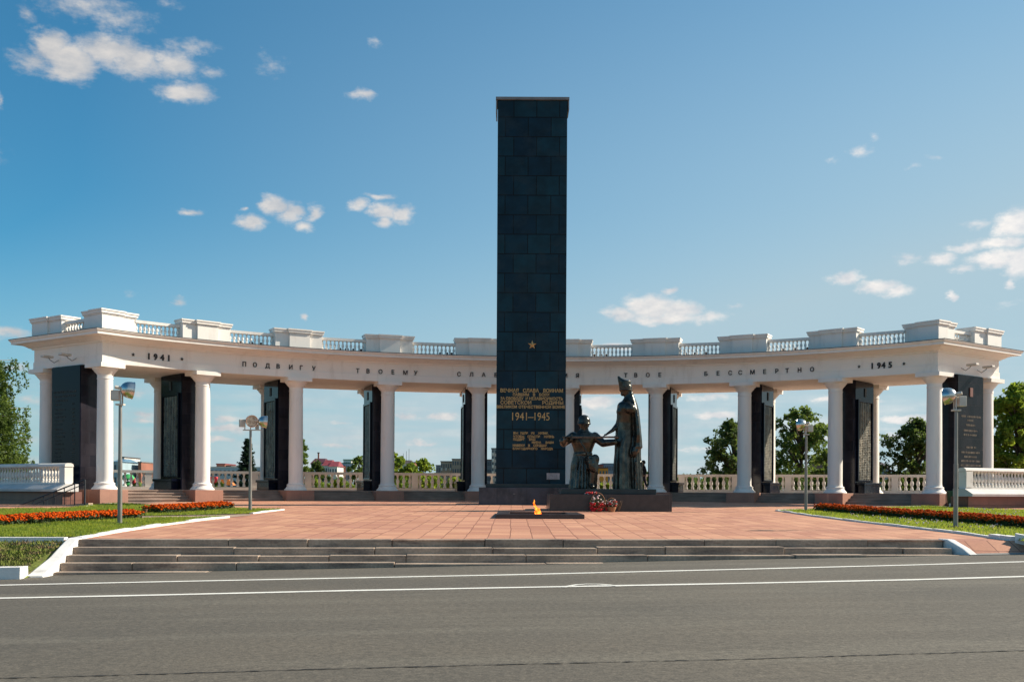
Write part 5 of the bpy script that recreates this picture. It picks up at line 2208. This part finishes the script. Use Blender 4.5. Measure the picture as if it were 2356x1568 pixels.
def tree(px, ytop, hwpx, D, lab, m='leaf', seed=1, leaf=.24, clumps=90, per=110, base=-.7, cbot=.28, group='trees behind the terrace', name='tree', cat='tree', bark='bark', cr=None, droop=0, X=None, top=None, trunk=.0, ex=2.0):
    rg = random.Random(seed)
    p = at(px, ytop, D)
    Xc = p.x if X is None else X
    H_ = (p.z if top is None else top) - base
    Rw = hwpx / F * D
    o = empty(name, (Xc, D, base), lab, cat, group)
    b = MB()
    tr_ = .035 * H_ * .6 + .04
    b.tube([(0, 0, -.2), (rg.uniform(-.1, .1), 0, H_ * .25), (rg.uniform(-.2, .2), 0, H_ * .55), (rg.uniform(-.3, .3), 0, H_ * .9)], [tr_, tr_ * .8, tr_ * .5, tr_ * .12], 8)
    C, Rd = [], []
    clumps, per = int(clumps * 3.2), max(22, int(per / 3.4))
    for k in range(clumps):
        # heights biased to fill an uneven ovoid crown
        u = rg.random()
        z = cbot + (1 - cbot) * (u ** .8)
        prof_ = math.sin(PI * min(1, max(.0, (z - cbot) / (1 - cbot) * .86 + .12))) ** .7
        a = rg.uniform(0, 2 * PI)
        wob = 1 + .28 * math.sin(3 * a + seed) + .18 * math.sin(5 * z * 4 + seed * 2)
        r = Rw * prof_ * math.sqrt(rg.random()) * wob * (.95 if rg.random() < .85 else 1.12)
        c = (r * math.cos(a), r * math.sin(a), z * H_ - .3)
        hs_ = Rw / 2.6
        if name == 'tree' and math.sin(c[0] / hs_ * 3.1 + seed) * math.sin(c[2] / hs_ * 2.7 + seed * 1.7) + .5 * math.sin(c[0] / hs_ * 6.3 + c[2] / hs_ * 4.1) < -.30:
            continue
        C.append(c)
        Rd.append((cr or .065 * Rw + .17) * rg.uniform(.5, 1.5))
        if k % 5 == 0:
            z0 = max(.15, z - .25) * H_
            b.tube([(0, 0, z0), (c[0] * .5, c[1] * .5, (z0 + c[2]) / 2 + .1 * H_ * .3), c], [tr_ * .35, tr_ * .2, .02], 5)
    b.build('trunk', M[bark], o, smooth=True, local=True)
    me = leaf_mesh('crown', np.array(C), np.array(Rd), per, leaf, M[m], droop, seed, .85)
    cobj = bpy.data.objects.new('crown', me)
    COL.objects.link(cobj)
    cobj.parent = o
    return o


tree(1690, 958, 82, 84, 'dark green broadleaf tree left of the second pair of right-hand piers', 'leafdark', 2, .25, 130, 110)
tree(1842, 930, 74, 86, 'tall leafy tree between the third and second columns from the right end', 'leaf', 5, .25, 130, 90)
tree(1905, 1028, 46, 80, 'low tree to the right of the tall leafy one, its crown near the balustrade', 'leaf', 8, .24, 40, 160)
tree(2108, 960, 76, 80, 'dark rounded tree behind the last bay at the right', 'leafdark', 11, .25, 130, 110)
tree(2345, 880, 86, 66, 'big bright green tree at the right edge of the frame', 'leafbright', 14, .24, 190, 160, cbot=.12)
tree(2470, 900, 90, 72, 'bright green tree just beyond the right frame edge', 'leafbright', 15, .28, 90, 180, cbot=.12)
tree(688, 1000, 28, 88, 'narrow green tree behind the third column from the left', 'leaf', 17, .22, 34, 150)
tree(730, 1056, 30, 92, 'low bushy tree in front of the red roofed house', 'leafdark', 19, .22, 30, 150)
tree(826, 1042, 34, 84, 'small green tree beside the white block with green roof', 'leaf', 21, .22, 30, 150)
tree(908, 1036, 40, 82, 'yellow green tree at the left of the fifth opening', 'leafbright', 23, .22, 40, 160)
tree(945, 1062, 40, 81, 'low yellow green tree between its two taller neighbours', 'leafbright', 24, .22, 44, 160)
tree(972, 1050, 40, 82, 'yellow green tree in front of the beige apartment block', 'leafbright', 25, .22, 40, 160)
tree(1540, 1080, 36, 95, 'small round tree beyond the balustrade left of the distant wood', 'leaf', 27, .22, 30, 130)
tree(1490, 1078, 30, 90, 'small round tree behind the walking person', 'leaf', 28, .22, 30, 130)
tree(2010, 1060, 30, 90, 'small dark tree half hidden by the second column from the right', 'leafdark', 29, .22, 30, 130)
tree(2730, 900, 60, 49.5, 'green tree standing beside the right terrace wall', 'leafbright', 33, .22, 60, 150, cbot=.3, base=.3)
# shrubs right behind the balustrade
for k, (x, yt, hw, mm, lb) in enumerate(((505, 1100, 26, 'leaf', 'dark shrub behind the balustrade left of the spruce'), (640, 1098, 26, 'leaf', 'shrub behind the balustrade right of the spruce'), (722, 1094, 38, 'leafbright', 'light green shrub under the red roofed house'), (785, 1092, 42, 'leafbright', 'light green shrub under the white block with green roof'),
                                         (930, 1090, 44, 'leafbright', 'bright shrub filling the balusters of the fifth opening, left'), (990, 1090, 44, 'leafbright', 'bright shrub filling the balusters of the fifth opening, centre'), (1045, 1092, 44, 'leafbright', 'bright shrub under the beige apartment block'),
                                         (1395, 1104, 30, 'leafbright', 'low shrub under the orange building'), (1500, 1098, 34, 'leaf', 'low shrub behind the balustrade near the walking person'), (1590, 1092, 40, 'leafdark', 'dark shrub under the distant wood'), (1660, 1088, 40, 'leafdark', 'dark shrub under the first right-hand tree'),
                                         (1830, 1088, 44, 'leafdark', 'dark shrub under the tall leafy tree'), (1895, 1088, 34, 'leafdark', 'dark shrub right of the tall leafy tree'), (2060, 1088, 44, 'leafdark', 'dark shrub behind the last bay, left half'), (2120, 1088, 30, 'leafdark', 'dark shrub behind the last bay, right half'))):
    tree(x, yt, hw, 70, lb, mm, 40 + k, .16, 34, 130, base=-.7, cbot=.3, group='shrubs behind the balustrade', name='shrub', cat='shrub')
# birch at the left edge, drooping twigs
rg = random.Random(5)
o = empty('birch_tree', (at(-70, 1000, 60).x, 60, -.5), 'birch with long drooping twigs at the left edge of the frame', 'tree')
b = MB()
b.tube([(0, 0, -.3), (.2, 0, 3), (.1, 0, 7), (.4, 0, 11)], [.24, .2, .13, .04], 10)
tw = []
Cc, Rr = [], []
for k in range(80):
    a = rg.uniform(0, 2 * PI)
    z0 = rg.uniform(3.0, 9.6)
    L_ = rg.uniform(1.8, 3.5) * (1 - .45 * max(0, (z0 - 6.0) / 4.5))
    tip = (L_ * math.cos(a), L_ * math.sin(a), z0 + rg.uniform(.2, 1.0))
    b.tube([(.15, 0, z0 - .8), (tip[0] * .5, tip[1] * .5, tip[2] - .1), tip], [.05, .03, .012], 5)
    for j in range(7):
        f = rg.uniform(.35, 1.05)
        sx, sy = tip[0] * f + rg.uniform(-.3, .3), tip[1] * f + rg.uniform(-.3, .3)
        ln_ = rg.uniform(.7, 2.2)
        zz0 = tip[2] * (.97 + .03 * f)
        for q in range(int(ln_ / .16)):
            Cc.append((sx + rg.uniform(-.10, .10) + .05 * q * .3, sy, zz0 - q * .16))
            Rr.append(rg.uniform(.10, .24))
b.build('trunk', M['birchbark'], o, smooth=True, local=True)
me = leaf_mesh('crown', np.array(Cc), np.array(Rr), 11, .13, M['leaf'], .1, 9)
c_ = bpy.data.objects.new('crown', me)
COL.objects.link(c_)
c_.parent = o
# spruce
o = empty('spruce_tree', (at(570, 1010, 86).x, 86, -.6), 'dark pointed spruce behind the second bay from the left', 'tree')
Hs = at(570, 1008, 86).z + .6
b = MB()
b.tube([(0, 0, 0), (0, 0, Hs)], [.14, .01], 8)
b.build('trunk', M['bark'], o, local=True)
Cc, Rr = [], []
rg = random.Random(8)
for k in range(120):
    u = (k / 120) ** .9
    z = .4 + (Hs - .5) * u
    r = (1 - u) * 1.75 + .08
    a = k * 2.4
    r *= rg.uniform(.55, 1.2)
    for f in (.35, .6, .82, 1.0):
        Cc.append((r * f * math.cos(a), r * f * math.sin(a), z - .28 * f * r + (.10 if f == 1 else 0)))
        Rr.append(.17 + .10 * (1 - u))
me = leaf_mesh('crown', np.array(Cc), np.array(Rr), 34, .12, M['spruce'], 0, 3, .5)
c_ = bpy.data.objects.new('crown', me)
COL.objects.link(c_)
c_.parent = o
# distant wood
rg = np.random.default_rng(3)
n = 520
Cc = np.stack([rg.uniform(60, 330, n), rg.uniform(600, 680, n), np.zeros(n)], 1)
Cc[:, 2] = 4 + rg.uniform(0, 1, n) * (7 + 2.5 * np.sin(Cc[:, 0] * .05) + 1.2 * np.sin(Cc[:, 0] * .21))
me = leaf_mesh('far_wood', Cc, rg.uniform(2.2, 4.2, n), 70, 1.5, M['leafdark'], 0, 5)
o = bpy.data.objects.new('far_wood', me)
COL.objects.link(o)
tag(o, kind='stuff')


# ------------------------------------------------------------------ distant buildings
win_cache = {}


def building(x0, x1, ytop, D, wall, lab, name='apartment_block', cat='building', roof=None, floors=3, cols=4, depth=12, wins=True, rtype='flat', rh=1.0, side=None, wfrac=.5, base=-.7, zoff=0, balc=False):
    a, c = at(x0, ytop, D), at(x1, ytop, D)
    w = c.x - a.x
    cx = (a.x + c.x) / 2
    top = (a.z + c.z) / 2
    o = empty(name, (cx, D, base), lab, cat, 'distant town buildings')
    H_ = top - base
    wh = H_ - (rh if rtype != 'flat' else .25)
    b = MB()
    b.box((0, depth / 2, wh / 2), (w, depth, wh))
    b.build('wall', M[wall], o, local=True)
    b = MB()
    if rtype == 'flat':
        b.box((0, depth / 2, wh + .13), (w + .3, depth + .3, .25))
    elif rtype == 'gable':
        b.hexa([(-w / 2 - .3, -.3, wh), (w / 2 + .3, -.3, wh), (w / 2 + .3, depth + .3, wh), (-w / 2 - .3, depth + .3, wh),
                (-w / 2 + w * .08, depth * .4, H_), (w / 2 - w * .08, depth * .4, H_), (w / 2 - w * .08, depth * .6, H_), (-w / 2 + w * .08, depth * .6, H_)])
    b.build('roof', M[roof or 'roofdark'], o, local=True)
    if wins:
        fh = min(3.0, wh / floors)
        cw = w / cols
        ww, wh_ = cw * wfrac, fh * .5
        wb = MB()
        wb.box((0, 0, 0), (ww, .12, wh_))
        wm = wb.mesh('window', M['window'])
        for j in range(floors):
            z = wh - fh * (j + .5)
            if z < 2.2:
                continue
            for k in range(cols):
                inst(wm, 'window', o, (-w / 2 + cw * (k + .5), -.03, z))
        if balc:
            bb = MB()
            bb.box((0, 0, 0), (cw * .55, .9, .9))
            bm_ = bb.mesh('balcony', M['bg_white'])
            for j in range(floors):
                z = wh - fh * (j + .5) - fh * .35
                if z > 2:
                    for k in range(0, cols, 2):
                        inst(bm_, 'balcony', o, (-w / 2 + cw * (k + .5), -.46, z))
    return o


building(261, 278, 1054, 260, 'bg_paleblue', 'pale blue house behind the first floodlight pole', 'house', roof='bg_blue', rtype='gable', rh=.8, floors=3, cols=2)
building(277, 286, 1050, 285, 'bg_white', 'white tower-like block beside the pale blue house', floors=2, cols=1, wins=False)
building(281, 322, 1063, 275, 'bg_grey', 'long low dark building with brick end wall at the left', roof='roofdark', floors=1, cols=5, rtype='gable', rh=.7)
building(318, 325, 1061, 268, 'bg_brick', 'orange brick gable block at the right of the long low building', roof='zinc', wins=False)
building(483, 600, 1073, 300, 'bg_paleblue', 'long pale blue low building left of the spruce', 'hall', roof='bg_white', floors=2, cols=12)
building(498, 517, 1065.5, 305, 'bg_brick', 'red brick rooftop hut above the long pale blue building', 'rooftop_hut', roof='roofred', floors=1, cols=3)
building(521, 531, 1070, 305, 'bg_brick', 'small brick box on the roof beside the red hut', 'rooftop_hut', roof='roofdark', wins=False)
building(716, 745, 1053, 330, 'bg_white', 'white house with steep dark maroon roof, left wing', 'house', roof='roofmaroon', rtype='gable', rh=1.7, floors=3, cols=4, balc=True)
building(742, 760, 1056.5, 325, 'bg_white', 'white house with red mansard roof, middle wing', 'house', roof='roofred', rtype='gable', rh=1.8, floors=3, cols=3, balc=True)
building(757, 776, 1060, 322, 'bg_white', 'white house with red mansard roof, right wing', 'house', roof='roofred', rtype='gable', rh=1.6, floors=3, cols=3, balc=True)
building(731, 734, 1040, 335, 'bg_brick', 'thin brick chimney above the red roofed house', 'chimney', 'chimney', roof='roofdark', wins=False, depth=.5)
building(777, 812, 1064, 360, 'bg_paleblue', 'white block of flats with dark red panel and green roof', roof='roofgreen', floors=3, cols=5)
building(790, 808, 1056, 365, 'bg_white', 'green roofed upper storey behind the white block of flats', 'rooftop_hut', roof='roofgreen', floors=1, cols=4)
building(785, 793, 1070, 358, 'bg_brick', 'dark red panel bay on the front of the white block', 'annex', wins=False)
building(921, 945, 1057, 340, 'bg_white', 'white building with dark roof above the yellow green trees', roof='roofdark', floors=3, cols=4, rtype='gable', rh=1.2)
building(944, 954, 1062, 338, 'bg_brick', 'small brick end building right of the dark roofed one', wins=False)
building(1003, 1018, 1069, 380, 'bg_grey', 'low grey annex left of the beige apartment block', floors=3, cols=3)
building(1014, 1044, 1060, 375, 'bg_beige', 'beige apartment block with blue grey windows, left half', floors=4, cols=6, balc=True)
building(1040, 1062, 1054.5, 372, 'bg_beige', 'taller beige middle part of the apartment block', floors=5, cols=4)
building(1060, 1080, 1062, 376, 'bg_beige', 'beige apartment block, right half beside the black pier', floors=4, cols=4, balc=True)
building(1108, 1134, 1056, 360, 'bg_grey', 'grey block with brick bands left of the stele', roof='bg_brick', floors=5, cols=6)
building(1131, 1143, 1030, 350, 'bg_grey', 'tall grey tower block partly hidden by the stele', 'tower_block', floors=8, cols=2, balc=True)
building(1364, 1399, 1074.5, 300, 'bg_orange', 'orange building with white framed windows between the statues', floors=3, cols=5)
building(1362, 1388, 1068, 360, 'bg_brick', 'red roofed building behind the orange one', roof='roofred', floors=2, cols=4)
building(1386, 1416, 1065, 370, 'bg_blue', 'blue glass building behind the orange one', roof='bg_blue', floors=4, cols=6)
building(2032, 2048, 1060, 200, 'bg_grey', 'grey roofed house left of the last dark tree', 'house', roof='roofdark', rtype='gable', rh=1.2, floors=3, cols=3)
building(1898, 1916, 1056, 230, 'bg_brick', 'brick building glimpsed through the low tree', floors=3, cols=4)
# masts on the dark roofed building
for k, x in enumerate((928, 935, 941)):
    p = at(x, 1057, 340)
    b = MB()
    b.tube([(p.x, 340, p.z - .5), (p.x, 340, p.z + 2.0 + k * .7)], .06, 5)
    tag(b.build('antenna_mast', M['rail']), ('short', 'middle', 'tallest')[k] + ' thin antenna mast on the dark roofed white building', 'antenna')
# colourful stalls behind the left balustrade
for (x, y, w_, h_, m_, lb) in ((294, 1100, .9, .55, 'toygreen', 'bright green play canopy behind the left balustrade'), (296, 1114, .7, .4, 'toygreen', 'lower bright green play canopy behind the left balustrade'), (309, 1110, .35, .6, 'toyred', 'red play figure behind the left balustrade'), (318, 1116, .6, .45, 'leafbright', 'yellow green seat behind the left balustrade')):
    p = at(x, y, 66)
    o = empty('play_canopy', (p.x, 66, -.6), lb, 'play equipment')
    b = MB()
    b.lathe([(w_ / 2, -.08), (w_ / 2, .0), (w_ * .3, h_ * .4), (.04, h_ * .5)], (p.x, 66, p.z), 14)
    b.build('canopy', M[m_], o, smooth=True)
    b = MB()
    b.tube([(p.x, 66, -.7), (p.x, 66, p.z + .1)], .05, 8)
    b.build('post', M['lampwhite'], o)
for (x, y, m_, lb) in ((492, 1106, 'toyred', 'red market stall left of the second bay behind the balustrade'), (508, 1112, 'toyorange', 'orange market stall behind the balustrade'), (522, 1112, 'toyorange', 'second orange market stall, nearer the spruce')):
    p = at(x, y, 74)
    o = empty('market_stall', (p.x, 74, -.6), lb, 'stall')
    b = MB()
    b.hexa([(p.x - .5, 73.5, p.z - .1), (p.x + .5, 73.5, p.z - .1), (p.x + .5, 74.5, p.z - .1), (p.x - .5, 74.5, p.z - .1), (p.x - .2, 73.8, p.z + .3), (p.x + .2, 73.8, p.z + .3), (p.x + .2, 74.2, p.z + .3), (p.x - .2, 74.2, p.z + .3)])
    b.build('awning', M[m_], o)
    b = MB()
    for sx in (-.45, .45):
        for sy in (-.45, .45):
            b.tube([(p.x + sx, 74 + sy, -.7), (p.x + sx, 74 + sy, p.z - .1)], .03, 6)
    b.build('frame', M['rail'], o)
